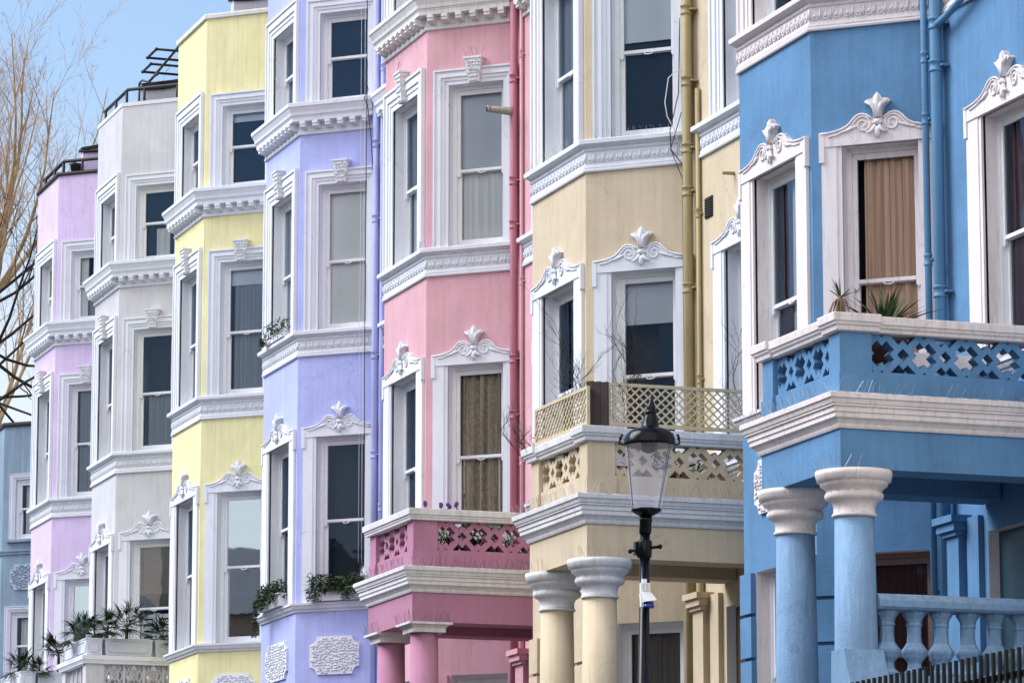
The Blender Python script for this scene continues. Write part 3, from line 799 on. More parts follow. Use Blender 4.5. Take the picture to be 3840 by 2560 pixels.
S['cream'] = {'B2': {'in': [('blind','blindpale',0,1,.54,.97), ('blind','dkteal',0,1,.05,.53)]}, 'A2': {'in': [nA('greyc')]}, 'B1': {'in': [('blind','blindgrey',0,1,.76,.97), ('curtain','dkteal',.62,1,.05,.75)]},
  'A1': {'in': [('curtain','dkteal',.4,1,.05,.97)]}, 'C1': {'in': [nA('taupe')]}, 'B0': {'in': [nA('taupe')]}, 'A0': {'in': [nA('greyc')]}, 'C2': {}}
S['pink'] = {'B2': {'in': [('blind','blindgrey',0,1,.50,.97), ('curtain','net',0,1,.05,.50)]}, 'A2': {'in': [('curtain','greyc',0,.8,.5,.97), ('curtain','net',0,1,.05,.48)]},
  'B1': {'in': [nA('gold')], 'glass': 'clear'}, 'A1': {'in': [('curtain','greyc',.25,.75,.4,.97)]}, 'C1': {}, 'C2': {}, 'B0': {}, 'A0': {}}
S['lav'] = {'B3': {'in': [('blind','dkteal',0,1,.05,.97)], 'glass': 'glassy'}, 'A3': {'in': [nA('greyc')]}, 'B2': {'in': [('blind','blindwhite',0,1,.05,.97)]}, 'A2': {'in': [nA('net')]},
  'B1': {'in': [], 'glass': 'glassy', 'mid': .49}, 'A1': {'in': [('curtain','dkteal',0,1,.05,.97)]}}
S['yel'] = {'B3': {'in': [('blind','blindpale',0,1,.83,.97), ('blind','dkteal',0,1,.05,.82)], 'glass': 'glassy'}, 'A3': {}, 'B2': {'in': [('blind','blindpale',0,1,.84,.97), ('curtain','greyc',.1,1,.05,.97)], 'glass': 'glassy'}, 'A2': {'in': [nA('greyc')]},
  'B1': {'glass': 'bright'}, 'A1': {'in': [('blind','dkteal',0,1,.05,.97)]}}
S['grey'] = {'B3': {'in': [('curtain','net',.35,.75,.05,.45), ('blind','dkteal',0,1,.05,.97)], 'glass': 'glassy'}, 'A3': {}, 'B2': {'in': [('curtain','greyc',.2,.95,.05,.5), ('curtain','net',.8,1,.5,.97)], 'glass': 'glassy'}, 'A2': {},
  'B1': {'glass': 'bright', 'in': [('blind','blindpale',.12,1,.62,.97)], 'glass2': 'glass', 'slats': (.05,.48)}, 'A1': {}}
S['lil'] = {'B3': {'in': [('curtain','net',0,.28,.05,.97), ('curtain','greyc',.3,.5,.05,.5)]}, 'A3': {}, 'B2': {'in': [('curtain','greyc',.1,1,.05,.97), ('curtain','net',.5,1,.04,.35)], 'glass': 'glassy'}, 'A2': {},
  'B1': {'glass': 'bright', 'in': [('blind','blindpale',.2,1,.7,.97)], 'glass2': 'glassy'}, 'A1': {}}
W['brown_frame'] = plain('varnished_brown_frame', (.22,.12,.09), .5)
ORD = ['lil','grey','yel','lav','pink','cream','blue']
LAB = {'lil': 'lilac terraced house with a tarred parapet and a thin handrail, beside the low blue-grey house',
 'grey': 'pale grey terraced house with pierced balcony below planters and clothes rack on its roof',
 'yel': 'pale yellow terraced house with flaking white stone coping along its parapet',
 'lav': 'lavender blue terraced house with window boxes and white knobbly plaques',
 'pink': 'pink terraced house with a deep pink balcony porch on square-capped columns',
 'cream': 'cream terraced house with ochre drainpipe and trellis above its balcony',
 'blue': 'bright blue terraced house with pinkish white trim, brown curtains and a columned porch'}
HO = {}
for i, k in enumerate(ORD):
    L_ = lc(k, ORD[i+1]) if k != 'blue' else 3.1
    HO[k] = house(H[k][0], H[k][1], L_, LAB[k], ST[k], 'rosy' if k == 'blue' else 'white', S[k], roof={'lil':'dark','grey':'thin'}.get(k, 'cream'),
                  pmat=DOORS.get(k), corn='grimy' if k == 'pink' else 'white')
WORN = stucco('render_blue_worn', (.21,.35,.54), var=.2, bump=.7, streak=.1, dirt=(.38,.50,.66), dirtamt=.45)
DEEP = stucco('render_deep_pink', (.48,.23,.34), dirt=(.2,.1,.12), dirtamt=.10)
porch(HO['blue'], 'round', ST['blue'], 'rosyporch', ccol=WORN)
porch(HO['cream'], 'round', ST['cream'], 'porchwhite')
porch(HO['pink'], 'square', DEEP, 'porchwhite', plain_rail=True)
porch(HO['grey'], 'grey', ST['grey'], 'white', plain_rail=True)
porch(HO['lil'], 'grey', ST['lil'], 'white', plain_rail=True)
porch_spikes(HO['blue'], W['wire']); porch_spikes(HO['cream'], W['wire']); porch_spikes(HO['pink'], W['wiredark'])

def hp(k, x, y, z): return Vector((H[k][0]+x, H[k][1]+y, z))
# drainpipes in the corners between bay and main wall
CZ = [6.9, 8.6, 9.95, 11.35, 12.7, 14.2, 15.6]
PX, PY = P3[0]+.07, P3[1]-.09
pipe(HO['pink'], PX, PY, 3, 16.3, .045, PIPE['pink'], [7.25, 8.75, 9.4, 10.98, 11.5, 12.72, 13.7]); pipe(HO['pink'], PX+.10, PY+.06, 3, 16.3, .022, ST['pink'], [8.2, 10.3, 13.0])
pipe(HO['cream'], PX, PY, 3, 16.3, .05, PIPE['cream'], [7.6, 9.15, 10.15, 10.6, 11.3, 12.05, 13.4]); pipe(HO['cream'], PX+.14, PY+.06, 3, 11.2, .026, PIPE['cream'], [8.2, 9.9])
pipe(HO['lav'], PX, PY, 3, 16.3, .045, PIPE['lav'], [7.9, 9.1, 10.4, 12.2, 13.2, 14.6]); pipe(HO['lav'], PX+.12, PY+.05, 3, 16.3, .03, PIPE['lav'], [8.4, 11.4, 14.2])
pipe(HO['blue'], PX+.06, PY-.0, 3, 16.3, .05, PIPE['blue'], [5.2, 8.0, 10.0, 10.38]); pipe(HO['blue'], PX-.065, PY-.05, 3, 16.3, .03, PIPE['blue'], [7.62, 8.3, 9.55, 10.1])
m = MB(); m.tube([(PX+.06,PY,10.36),(PX+.16,PY-.01,10.37),(PX+.3,PY,10.40),(PX+1.6,PY+.02,10.75)], .032, 12)
obj('waste_pipe', m, PIPE['blue'], HO['blue'])
m = MB(); m.tube([(PX+.02,PY-.02,12.33),(PX,PY-.06,12.33),(PX-.01,PY-.33,12.34)], [.055,.05,.036], 12); m.tube([(PX-.01,PY-.30,12.34),(PX-.01,PY-.325,12.34)], .043, 12); m.tube([(PX-.01,PY-.32,12.34),(PX-.01,PY-.332,12.34)], .03, 12, 1)
obj('waste_pipe', m, [stucco('old_lead_pipe', (.36,.33,.27), rough=.6, dirt=(.10,.08,.05), dirtamt=.6), W['room']], HO['pink'])
# cables on the fronts
m = MB()
m.tube([(PX-.10,PY-.01,z) for z in (6.4,8,9.6,10.45)] + [(PX-.1,PY-.14,10.6),(PX-.1,PY-.15,10.8),(PX-.11,PY-.05,11.2),(PX-.13,PY-.02,12)], .006, 5)
m.tube([(PX-.085,PY-.02,z) for z in (6.4,7.7,9.3,10.3)] + [(PX-.085,PY-.15,10.6),(PX-.08,PY-.03,11.0)], .005, 5)
obj('cable', m, W['cable'], HO['cream'])
m = MB(); m.tube([at('B',1.12,.10,11.42),at('B',1.06,.13,11.43),at('B',.97,.14,11.35),at('B',.93,.14,11.1),at('B',.95,.13,10.95),at('B',1.02,.12,10.82),at('B',1.08,.12,10.62)], .0055, 5)
obj('cable', m, W['grimy'], HO['cream'])
m = MB(); m.box(P3[0]+.33,P3[0]+.53,P3[1]-.012,P3[1]+.01,9.82,10.03)
for k in range(7): m.box(P3[0]+.345,P3[0]+.515,P3[1]-.022,P3[1]-.012,9.835+.027*k,9.848+.027*k,1)
obj('air_vent', m, [W['room'], W['rust']], HO['cream'])
m = MB(); m.tube([(P3[0]+1.1,P3[1],10.13),(P3[0]+1.08,P3[1]-.12,10.135)], .018, 8); obj('overflow_pipe', m, PIPE['cream'], HO['cream'])
m = MB()
for s, o, r in ((1.03,.20,.004),(1.07,.23,.006),(.99,.22,.003)):
    rr = random.Random(int(s*100))
    m.tube([at('B',s+rr.uniform(-.006,.006),o,z) for z in (16.2,15,14.0,13.2,12,11,10.2,9,7.7)], r, 5, mat=0 if r > .0045 else 1)
m.tube([at('B',1.06,.2,14.0),at('B',1.10,.24,13.9),at('B',1.04,.25,13.8),at('B',1.09,.24,13.7),at('B',1.10,.15,13.3),at('B',1.16,.12,12.2),at('B',1.15,.12,11)], .006, 5)
obj('cable', m, [W['cable'], W['whitecable']], HO['lav'])
# small fixings: spikes on ledges and keystones
for k_, f, s0, s1, o_, z, n, hh, lean, wm in (('cream','A',.0,AL,.06,10.81,34,.11,(0,-.04),'wire'), ('cream','B',.1,.95,.07,10.81,22,.10,(.02,-.03),'wire'),
     ('pink','B',.53,.74,.09,13.06,8,.11,(0,0),'wiredark'), ('pink','A',.75,.93,.09,13.17,7,.11,(0,0),'wiredark'), ('pink','A',1.5,AL,.06,10.81,6,.1,(0,0),'wiredark'), ('pink','B',.0,.12,.06,10.81,4,.1,(0,0),'wiredark')):
    m = MB(); spikes(m, at(f,s0,o_,0), at(f,s1,o_,0), z, n, hh, lean); obj('bird_spikes', m, W[wm], HO[k_])
# blue porch: balustrade between column and wall
bal = MB(); bal.box(2.80, 3.06, -.80, .86, 4.33, 4.47)
pr = [(-.12,4.99),(.12,4.99),(.14,5.01),(.135,5.06),(.11,5.10),(.05,5.118),(-.05,5.118),(-.11,5.10),(-.135,5.06),(-.14,5.01)]
n = len(pr); vs = [(2.93+x,-.81,z) for x,z in pr]+[(2.93+x,.86,z) for x,z in pr]
bal.add(vs, [tuple(range(n-1,-1,-1)), tuple(range(n,2*n))]+[(i,(i+1)%n,(i+1)%n+n,i+n) for i in range(n)])
bal = obj('balustrade', bal, WORN, HO['blue'])
vase = MB(); vase.lathe([(.095,4.47),(.095,4.50),(.06,4.53),(.052,4.575),(.058,4.59),(.085,4.62),(.105,4.66),(.105,4.68),(.088,4.70),(.062,4.74),(.054,4.80),(.056,4.87),(.064,4.872),(.064,4.89),(.058,4.895),(.07,4.93),(.095,4.965),(.095,4.995)], 8, rot=R(22.5), smooth=False)
vm = vase.mesh('baluster', [WORN])
for k in range(7): link('baluster', vm, bal, (2.93, -.69+.235*k, 0))
m = MB(); m.add([(2.83,-1.16,2.9),(3.34,-1.16,2.9),(3.34,-.78,2.9),(2.83,-.78,2.9),(2.86,-1.14,4.66),(3.10,-1.14,4.66),(3.10,-.80,4.66),(2.86,-.80,4.66),(3.30,-1.14,4.2),(3.30,-.8,4.2)],
  [(0,1,8,5,4),(1,2,9,8),(8,9,6,5),(2,3,7,6,9),(3,0,4,7),(4,5,6,7)])
obj('porch_plinth', m, WORN, HO['blue'])
# roof furniture
def rail(h, mat, r, z, inset, posts):
    m = MB(); q = [Vector(P1)+Vector((-.02,inset)), Vector(P2)+Vector((-inset*.45,inset)), Vector(P3)+Vector((-inset*.4,inset))]
    pts = [(q[0].x,q[0].y,z),(q[1].x,q[1].y,z),(q[2].x,q[2].y,z),(q[2].x+1.2,q[2].y,z)]
    m.tube(pts, r, 8)
    for f, t in posts:
        a, b = (q[0],q[1]) if f == 'A' else (q[1],q[2]); p = a.lerp(b, t); m.tube([(p.x,p.y,16.4),(p.x,p.y,z)], r*.8, 8)
    return obj('roof_railing', m, mat, h)
rail(HO['lil'], W['rust'], .032, 16.70, .10, [('A',.1),('A',.55),('A',.97),('B',.3),('B',.8)])
rail(HO['grey'], W['rust'], .028, 16.69, .10, [('A',.05),('A',.5),('A',.95),('B',.25),('B',.75)])
def hut(h, xr, y0, z, mat, lean=.24, L=3.5):
    """party wall standing above the roof, its top following the slope up to the ridge, lead dressed over it"""
    m = MB(); x0 = xr-.18; zt = z + lean*L
    m.add([(x0,y0,16.2),(xr,y0,16.2),(xr,y0+L,16.2),(x0,y0+L,16.2),(x0,y0,z),(xr,y0,z),(xr,y0+L,zt),(x0,y0+L,zt)], [(0,3,2,1),(4,5,6,7),(0,1,5,4),(1,2,6,5),(2,3,7,6),(3,0,4,7)])
    o = obj('party_parapet', m, mat, h)
    k = MB(); c = .035
    k.add([(x0-c,y0-c,z+.004),(xr+c,y0-c,z+.004),(xr+c,y0+L,zt+.004),(x0-c,y0+L,zt+.004),(x0-c,y0-c,z+.055),(xr+c,y0-c,z+.055),(xr+c,y0+L,zt+.055),(x0-c,y0+L,zt+.055)], [(0,3,2,1),(4,5,6,7),(0,1,5,4),(1,2,6,5),(2,3,7,6),(3,0,4,7)])
    k.tube([(xr+.03,y0-.02,z-.02),(xr+.035,y0+.3,z+.02),(xr+.03,y0+.7,z-.02+lean*.6),(xr+.035,y0+L,zt-.03)], .022, 7)
    obj('lead_capping', k, W['rust'], o)
hut(HO['lil'], -.28, .48, 16.97, ST['lil']); hut(HO['grey'], -.55, .48, 16.86, ST['grey']); hut(HO['yel'], -.35, .50, 16.84, ST['grey'])
m = MB(); m.tube([(-.80,.46,16.4),(-.80,.46,16.96),(-.76,.46,17.0),(-.5,.44,16.98),(-.1,.5,16.84)], .018, 8); m.tube([(-.66,.43,16.4),(-.66,.43,16.9)], .022, 8); m.tube([(-.73,.44,16.4),(-.73,.44,16.92),(-.6,.44,16.94),(-.45,.9,17.0)], .012, 6); obj('roof_pipes', m, W['lead'], HO['grey'])
m = MB()
for z, x0, x1 in ((17.34,-.42,.17),(17.18,-.73,-.18)):
    m.tube([(x1,2.2,z),(x1,.52,z),(x1-.03,.5,z),(x0+.03,.5,z),(x0,.52,z),(x0,2.2,z)], .021, 8)
    for x in (x0, x1): m.ell((x,.5,z), (.03,.03,.03))
m.tube([(-.10,1.30,17.96),(-.08,.5,16.92),(-.08,.45,16.86)], .021, 8); m.tube([(-.08,.5,16.93),(.35,.5,16.9)], .02, 8); m.tube([(-.30,2.2,16.3),(-.30,2.2,17.4),(.17,2.2,17.34)], .02, 8)
rack = thing('clothes_rack', 'rusty tubular rack of two looped rails above the pale grey house roof', 'rack', (H['grey'][0], H['grey'][1], 0))
obj('rack_frame', m, W['rust'], rack)
# pot of the lilac roof terrace
pt = thing('flower_pot', 'dark plant pot behind the tarred parapet of the lilac roof', 'pot', tuple(hp('lil', -.12, .32, 16.42)))
m = MB(); m.lathe([(.07,0),(.095,.22),(.105,.23),(.105,.27),(.09,.27),(.085,.22)], 16); obj('pot', m, W['rust'], pt)
m = MB()
for k in range(30): m.blade((rnd.uniform(-.06,.06),rnd.uniform(-.06,.06),.24), (rnd.uniform(-1,1),rnd.uniform(-1,1),rnd.uniform(.3,1.2)), rnd.uniform(.08,.18), .01, .4)
obj('foliage', m, W['green'], pt)

# ---------------------------------------------------------------- the low blue-grey house past the gap
colg = stucco('render_bluegrey', (.26,.36,.46), var=.22, streak=.2)
h7 = thing('low_house', 'low blue-grey house with a dark flat roof edge, behind the lilac house', 'house', (-70.4, 14.6, 0))
m = MB(); op = [(.27,.97,10.68,11.78),(.22,.97,8.1,9.36)]
facet_wall(m, 'A', AL, 2.9, 12.78, []); facet_wall(m, 'B', BL, 2.9, 12.78, op, .12); facet_wall(m, 'L', BL, 2.9, 12.78, []); facet_wall(m, 'C', 1.6, 2.9, 12.78, [])
xe = P3[0]+1.6; m.quad((xe,.877,2.9),(xe,9,2.9),(xe,9,12.78),(xe,.877,12.78)); m.quad((P0[0],9,2.9),(P0[0],.877,2.9),(P0[0],.877,12.78),(P0[0],9,12.78)); m.quad((xe,9,2.9),(P0[0],9,2.9),(P0[0],9,12.78),(xe,9,12.78))
obj('wall', m, [colg, W['white']], h7)
m = MB(); m.zprism([(P0[0]+.06,P0[1]+.06),(P1[0]+.02,.06),(-.02,.06),(P3[0]-.05,P3[1]+.07),(xe-.06,P3[1]+.07),(xe-.06,8.9),(P0[0]+.06,8.9)], 12.6, 12.7); obj('roof', m, W['lead'], h7)
m = MB(); m.sweep([P0,P1,P2,P3,(xe,P3[1])], [(0,12.76),(.03,12.76),(.04,12.80),(.03,12.84),(-.25,12.85),(-.25,12.76),(0,12.76)]); obj('coping', m, W['rust'], h7)
m = MB(); m.zprism([(P0[0]+.3,1.4),(-.2,.55),(.5,1.3),(.5,6),(P0[0]+.3,6)], 3, 12.4); obj('room', m, W['room'], h7)
m = MB(); m.sweep([P0,P1,P2,P3,(xe,P3[1])], [(0,10.40),(.03,10.41),(.03,10.45),(.05,10.46),(.05,10.49),(0,10.50)]); obj('sill_course', m, colg, h7)
for s0,s1,z0,z1 in op:
    w_, h_ = s1-s0, z1-z0
    wn = obj('window', sash_mesh(w_, h_, .5, False), W['sash'], h7, at('B',s0,-.06,z0), BANG)
    for a, b, y in ((.1,h_*.5,.069),(h_*.5+.03,h_-.095,.031)): obj('pane', pane_mesh(w_, a, b, y), W['glassy'], wn)
    obj('curtain', drape_mesh(.1,.35,.1,h_-.1,.01,3,5), W['net'], wn, (0,.17,0)); obj('curtain', drape_mesh(.3,.62,.1,h_-.1,.01,3,8), W['greyc'], wn, (0,.2,0))
    obj('window_surround', surround_step(w_, h_, .10), W['white'], h7, at('B',s0,0,z0), BANG)
    m = MB(); m.box(-.16, w_+.16, -.07, .0, -.05, -.0); obj('sill', m, colg, wn, (0,-.06,0))
obj('wall_plaque', panel_mesh(.85, .46), [plain('plaque_bluegrey', (.42,.48,.56), .9, bump=.5), colg], h7, at('B',.2,0,9.76), BANG)
# ---------------------------------------------------------------- the terrace goes on out of frame to the right
nb = thing('terraced_house', 'white terraced house with a bay continuing the row past the bright blue house', 'house', (-24.87, 13.6, 0), 0, 'terraced houses along the street')
m = MB(); m.zprism([P0,P1,P2,P3,(14,P3[1]),(14,11),(P0[0],11)], 2.9, 16.4); obj('wall', m, stucco('render_offwhite', (.62,.60,.56)), nb)
m = MB(); m.sweep([P0,P1,P2,P3,(14,P3[1])], PR_DEN); obj('dentil_cornice', m, W['white'], nb)
# ---------------------------------------------------------------- plants
def rosette(mb, c, n, L, w, up=(.15,1.2), droop=.35, rr=rnd, mat=0, mat2=None, dry=.0):
    for k in range(n):
        a = rr.uniform(0, 6.283); e = rr.uniform(*up)
        d = (math.cos(a)*math.cos(e), math.sin(a)*math.cos(e), math.sin(e))
        mb.blade(c, d, L*rr.uniform(.65,1.05), w*rr.uniform(.7,1.1), droop*rr.uniform(.4,1.3), mat2 if (mat2 is not None and rr.random() < dry) else mat, 4, rr.uniform(-.5,.5))
def fan_palm(mb, c, h, n, L, rr):
    c = Vector(c); top = c + Vector((0,0,h))
    mb.tube([c, c+Vector((.01,0,h*.5)), top], [.028,.024,.022], 7, 1)
    for k in range(n):
        a = rr.uniform(0, 6.283); e = rr.uniform(-.35, 1.25)
        d = Vector((math.cos(a)*math.cos(e), math.sin(a)*math.cos(e), math.sin(e)))
        pl = L*rr.uniform(.35,.6); hub = top + d*pl
        mb.tube([top, top+d*pl*.5+Vector((0,0,.01)), hub], .0045, 4, 0)
        sd = d.cross(Vector((0,0,1))); sd = sd.normalized() if sd.length > .01 else Vector((1,0,0)); up = sd.cross(d)
        m_ = 17
        for i in range(m_):
            t = R(-105) + R(210)*i/(m_-1)
            dd = d*math.cos(t) + sd*math.sin(t) + up*.12*rr.uniform(-1,1)
            mb.blade(hub, dd, L*.60*(1-.25*abs(t)/1.8)*rr.uniform(.85,1.05), .0125, .25*rr.uniform(.5,1.6), 0, 3, rr.uniform(-.3,.3))
def leafmass(mb, x0, x1, y0, y1, z0, z1, n, sz, rr, mat=0):
    for k in range(n):
        t = rr.random(); p = (x0+(x1-x0)*rr.random(), y0+(y1-y0)*rr.random(), z0+(z1-z0)*rr.random()**1.3)
        d = (rr.uniform(-1,1), rr.uniform(-1,1), rr.uniform(-.7,.9)); mb.blade(p, d, sz*rr.uniform(.6,1.5), sz*.28, .3, mat, 2, rr.uniform(-1,1))

# two spiky plants on the blue parapet
r_ = random.Random(5)
y = thing('spiky_plant', 'large dark green spiky rosette behind the blue balcony rail', 'plant', tuple(hp('blue', 2.62, -.52, 6.95)))
m = MB(); rosette(m, (0,0,.33), 75, .56, .020, (.02,1.35), .22, r_, 0, 1, .06); obj('leaves', m, [W['yucca'], W['dryleaf']], y)
m = MB(); m.lathe([(.13,-.27),(.17,.22),(.185,.23),(.185,.28),(.16,.28),(.15,.22)], 20); obj('pot', m, W['terra'], y)
m = MB(); m.tube([(0,0,.2),(0,0,.35)], [.06,.05], 8); obj('stem', m, W['dryleaf'], y)
y = thing('spiky_plant', 'small withered spiky plant standing on the corner of the blue balcony rail', 'plant', tuple(hp('blue', 2.98, -1.07, 7.312)))
m = MB(); rosette(m, (0,0,.15), 15, .22, .012, (.5,1.4), .2, r_, 0)
for k in range(18):
    a = r_.uniform(0,6.28); m.blade((0,0,.14), (math.cos(a)*.5, math.sin(a)*.5, .3), .15, .012, 1.6, 1, 4)
obj('leaves', m, [W['yucca'], W['dryleaf']], y)
m = MB(); m.lathe([(.035,0),(.042,.06),(.03,.12),(.018,.17)], 9); obj('stem', m, W['dryleaf'], y)

# window boxes of the lavender house
def window_box(label, k, f, s0, s1, z, h_, n, L, trail, seed, depth=.22, out=.05):
    rr = random.Random(seed); (ox, oy), a = FAC[f]; base = hp(k, *at(f, s0, out, z))
    t = thing('window_box', label, 'window box', tuple(base), a); w_ = s1-s0
    m = MB(); m.box(0,w_,-.0,depth,0,h_*.9); m.box(-.012,w_+.012,-.012,depth+.012,h_*.9,h_); obj('box', m, W['white'], t)
    m = MB(); leafmass(m, -.02, w_+.02, -.05, depth, h_-.06, h_+.17, n*2, .05, rr)
    for q in range(int(n*.16)): m.blade((rr.uniform(0,w_), rr.uniform(0,depth), h_-.02), (rr.uniform(-.7,.7), rr.uniform(-.7,.4), rr.uniform(.5,1.2)), L*rr.uniform(.5,1.1), .010, .35, 0, 4, rr.uniform(-.5,.5))
    for x0, x1, dep in trail:
        for q in range(int(2600*(x1-x0)*dep+60)):
            x = rr.uniform(x0,x1); zz = h_ - rr.random()**1.2*dep
            m.blade((x, -.03-rr.random()*.05, zz), (rr.uniform(-1,1), rr.uniform(-1,0), rr.uniform(-.8,.4)), rr.uniform(.025,.05), .014, .2, 0, 2, rr.uniform(-1,1))
    obj('foliage', m, W['green'], t); return t
window_box('white window box overgrown with dark ivy under the lavender house window with the silver lamp', 'lav', 'B', .25, 1.00, 7.248, .17, 420, .26, [(.0,.20,.17),(.20,.55,.06),(.2,.55,.05),(.5,.75,.17),(.3,.6,.03)], 3, depth=.13, out=.14)
window_box('white window box with trailing ivy on the narrow front window of the lavender house', 'lav', 'A', .36, 1.31, 7.248, .17, 420, .24, [(.0,.12,.5),(.1,.5,.16),(.3,.95,.11)], 4, depth=.13, out=.14)
window_box('small window box of short dark leaves two storeys up on the lavender house', 'lav', 'A', .40, 1.25, 10.815, .09, 150, .17, [(.0,.12,.10)], 6, depth=.11, out=.10)

# planters and palms on the two left balconies
planter_mat = plain('planter_grey_plastic', (.66,.68,.76), .6, var=.06)
def planter(label, k, x, y, z, L, rz, D=.25, h_=.25, n=1):
    t = thing('planter', label, 'planter', tuple(hp(k, x, y, z)), rz, 'white planters along the balcony parapets')
    m = MB(); tp = .015
    vs = [(tp,tp,0),(L-tp,tp,0),(L-tp,D-tp,0),(tp,D-tp,0),(0,0,h_),(L,0,h_),(L,D,h_),(0,D,h_),(.03,.03,h_),(L-.03,.03,h_),(L-.03,D-.03,h_),(.03,D-.03,h_),(.03,.03,h_-.05),(L-.03,.03,h_-.05),(L-.03,D-.03,h_-.05),(.03,D-.03,h_-.05)]
    m.add(vs, [(0,3,2,1),(0,1,5,4),(1,2,6,5),(2,3,7,6),(3,0,4,7),(4,5,9,8),(5,6,10,9),(6,7,11,10),(7,4,8,11),(8,9,13,12),(9,10,14,13),(10,11,15,14),(11,8,12,15)])
    m.box(-.008,L+.008,-.008,D+.008,h_-.022,h_-.004)
    obj('box', m, planter_mat, t)
    m = MB(); m.box(.03,L-.03,.03,D-.03,h_-.06,h_-.045); obj('soil', m, plain('soil', (.03,.02,.015), .95), t)
    m = MB()
    for i in range(n):                               # raised octagonal panel mouldings on the long side, and one on the end
        a, b = i*L/n+.05, (i+1)*L/n-.05; c = .04
        p = [(a+c,.045),(b-c,.045),(b,.045+c),(b,h_-.05-c),(b-c,h_-.05),(a+c,h_-.05),(a,h_-.05-c),(a,.045+c),(a+c,.045)]
        m.tube([(x_,-.002+.012*(1-z_/h_),z_) for x_,z_ in p], .010, 5)
    a, b, c = .05, D-.05, .035
    p = [(a+c,.045),(b-c,.045),(b,.045+c),(b,h_-.05-c),(b-c,h_-.05),(a+c,h_-.05),(a,h_-.05-c),(a,.045+c),(a+c,.045)]
    m.tube([(L+.002-.012*(1-z_/h_),x_,z_) for x_,z_ in p], .010, 5)
    obj('panel_moulding', m, planter_mat, t); return t
def palm(label, k, x, y, z, h_, n, L, seed):
    t = thing('palm', label, 'palm', tuple(hp(k, x, y, z)), 0, 'small palms in the balcony planters'); rr = random.Random(seed)
    m = MB(); fan_palm(m, (0,0,0), h_, n, L, rr)
    tr_ = MB(); tr_.tube([(0,0,-.02),(.008,0,h_*.5),(0,0,h_)], [.03,.026,.022], 7); 
    obj('fronds', m, [W['green'], W['dryleaf']], t); obj('trunk', tr_, W['dryleaf'], t)
ZP = 7.307
planter('two-panel planter along the front edge of the pale grey balcony', 'grey', 1.60, -1.14, ZP, 1.50, 0, n=2)
planter('wide white planter with one long panel in the middle of the pale grey balcony side', 'grey', 3.10, -.85, ZP, .72, R(90))
planter('white planter cut off by the yellow house on the pale grey balcony', 'grey', 3.10, -.09, ZP, .72, R(90))
planter('two-panel planter along the front edge of the lilac balcony', 'lil', 1.55, -1.14, ZP, 1.55, 0, n=2)
planter('white planter on the lilac balcony side, just below the pale grey balcony corner', 'lil', 3.10, -.86, ZP, .72, R(90))
palm('bushy palm at the front corner of the pale grey balcony', 'grey', 2.35, -1.02, 7.52, .12, 22, 0.46, 1)
palm('palm over the corner between the two pale grey balcony planters', 'grey', 2.98, -.80, 7.52, .16, 20, 0.44, 2)
palm('tallest palm on a clear stem in the wide planter of the pale grey balcony', 'grey', 2.98, -.50, 7.52, .22, 20, 0.49, 3)
palm('low palm against the yellow house on the pale grey balcony', 'grey', 2.98, .06, 7.52, .06, 18, 0.46, 4)
palm('palm on a thin stem in the planter of the lilac balcony side', 'lil', 2.98, -.50, 7.52, .34, 18, 0.46, 5)
palm('brownish palm at the front corner of the lilac balcony', 'lil', 2.50, -1.02, 7.52, .10, 19, 0.44, 6)
palm('low leafy palm in the gap between the lilac balcony planters', 'lil', 2.98, -.80, 7.52, .05, 17, 0.33, 7)
def lantern(label, k, x, y, z):
    t = thing('lantern', label, 'lantern', tuple(hp(k, x, y, z))); m = MB(); m.box(-.035,.035,-.035,.035,0,.12); obj('glass', m, plain('milky_glass', (.45,.50,.58), .3), t)
    m = MB(); m.box(-.042,.042,-.042,.042,.12,.14); m.tube([(-.03,0,.14),(0,0,.18),(.03,0,.14)], .005, 5); obj('lid', m, W['black'], t)
lantern('small pale lantern among palms at the pale grey balcony corner', 'grey', 2.75, -1.02, 7.52)
# pansies along the pink rail
for i, (x, h_) in enumerate(((2.93,.09),(3.03,.05))): pass
for i, (dy, h_, lb) in enumerate(((-.98,.07,'lone violet pansy nearest the corner of the pink balcony rail'),(-.80,.06,'low violet pansy on the pink balcony rail, second from the corner'),(-.72,.06,'violet pansies side by side in the middle of the pink rail clump'),(-.62,.075,'violet pansy with two heads right of the middle clump on the pink rail'),(-.54,.17,'tallest violet pansy on a long stalk above the pink balcony rail'))):
    rr = random.Random(i+20); t = thing('pansy', lb, 'flower', tuple(hp('pink', 3.02, dy, 7.305)), 0, 'violet pansies on the pink balcony rail')
    m = MB(); m.tube([(0,0,-.01),(.004,.003,h_*.6),(0,0,h_)], .004, 5)
    for k in range(14): m.blade((rr.uniform(-.03,.03),rr.uniform(-.03,.03),0), (rr.uniform(-1,1),rr.uniform(-1,1),.5), .045, .010, .5)
    obj('stem', m, W['green'], t)
    m = MB()
    for q in range(2 if i != 4 else 1):
        c = (rr.uniform(-.02,.02)*q, rr.uniform(-.025,.025)*q, h_ - q*.02)
        for k in range(5):
            a = k*1.257; m.ell((c[0]+.004, c[1]+.014*math.cos(a), c[2]+.014*math.sin(a)), (.006,.013,.013), seg=6, rings=4)
    obj('petals', m, W['violet'], t)
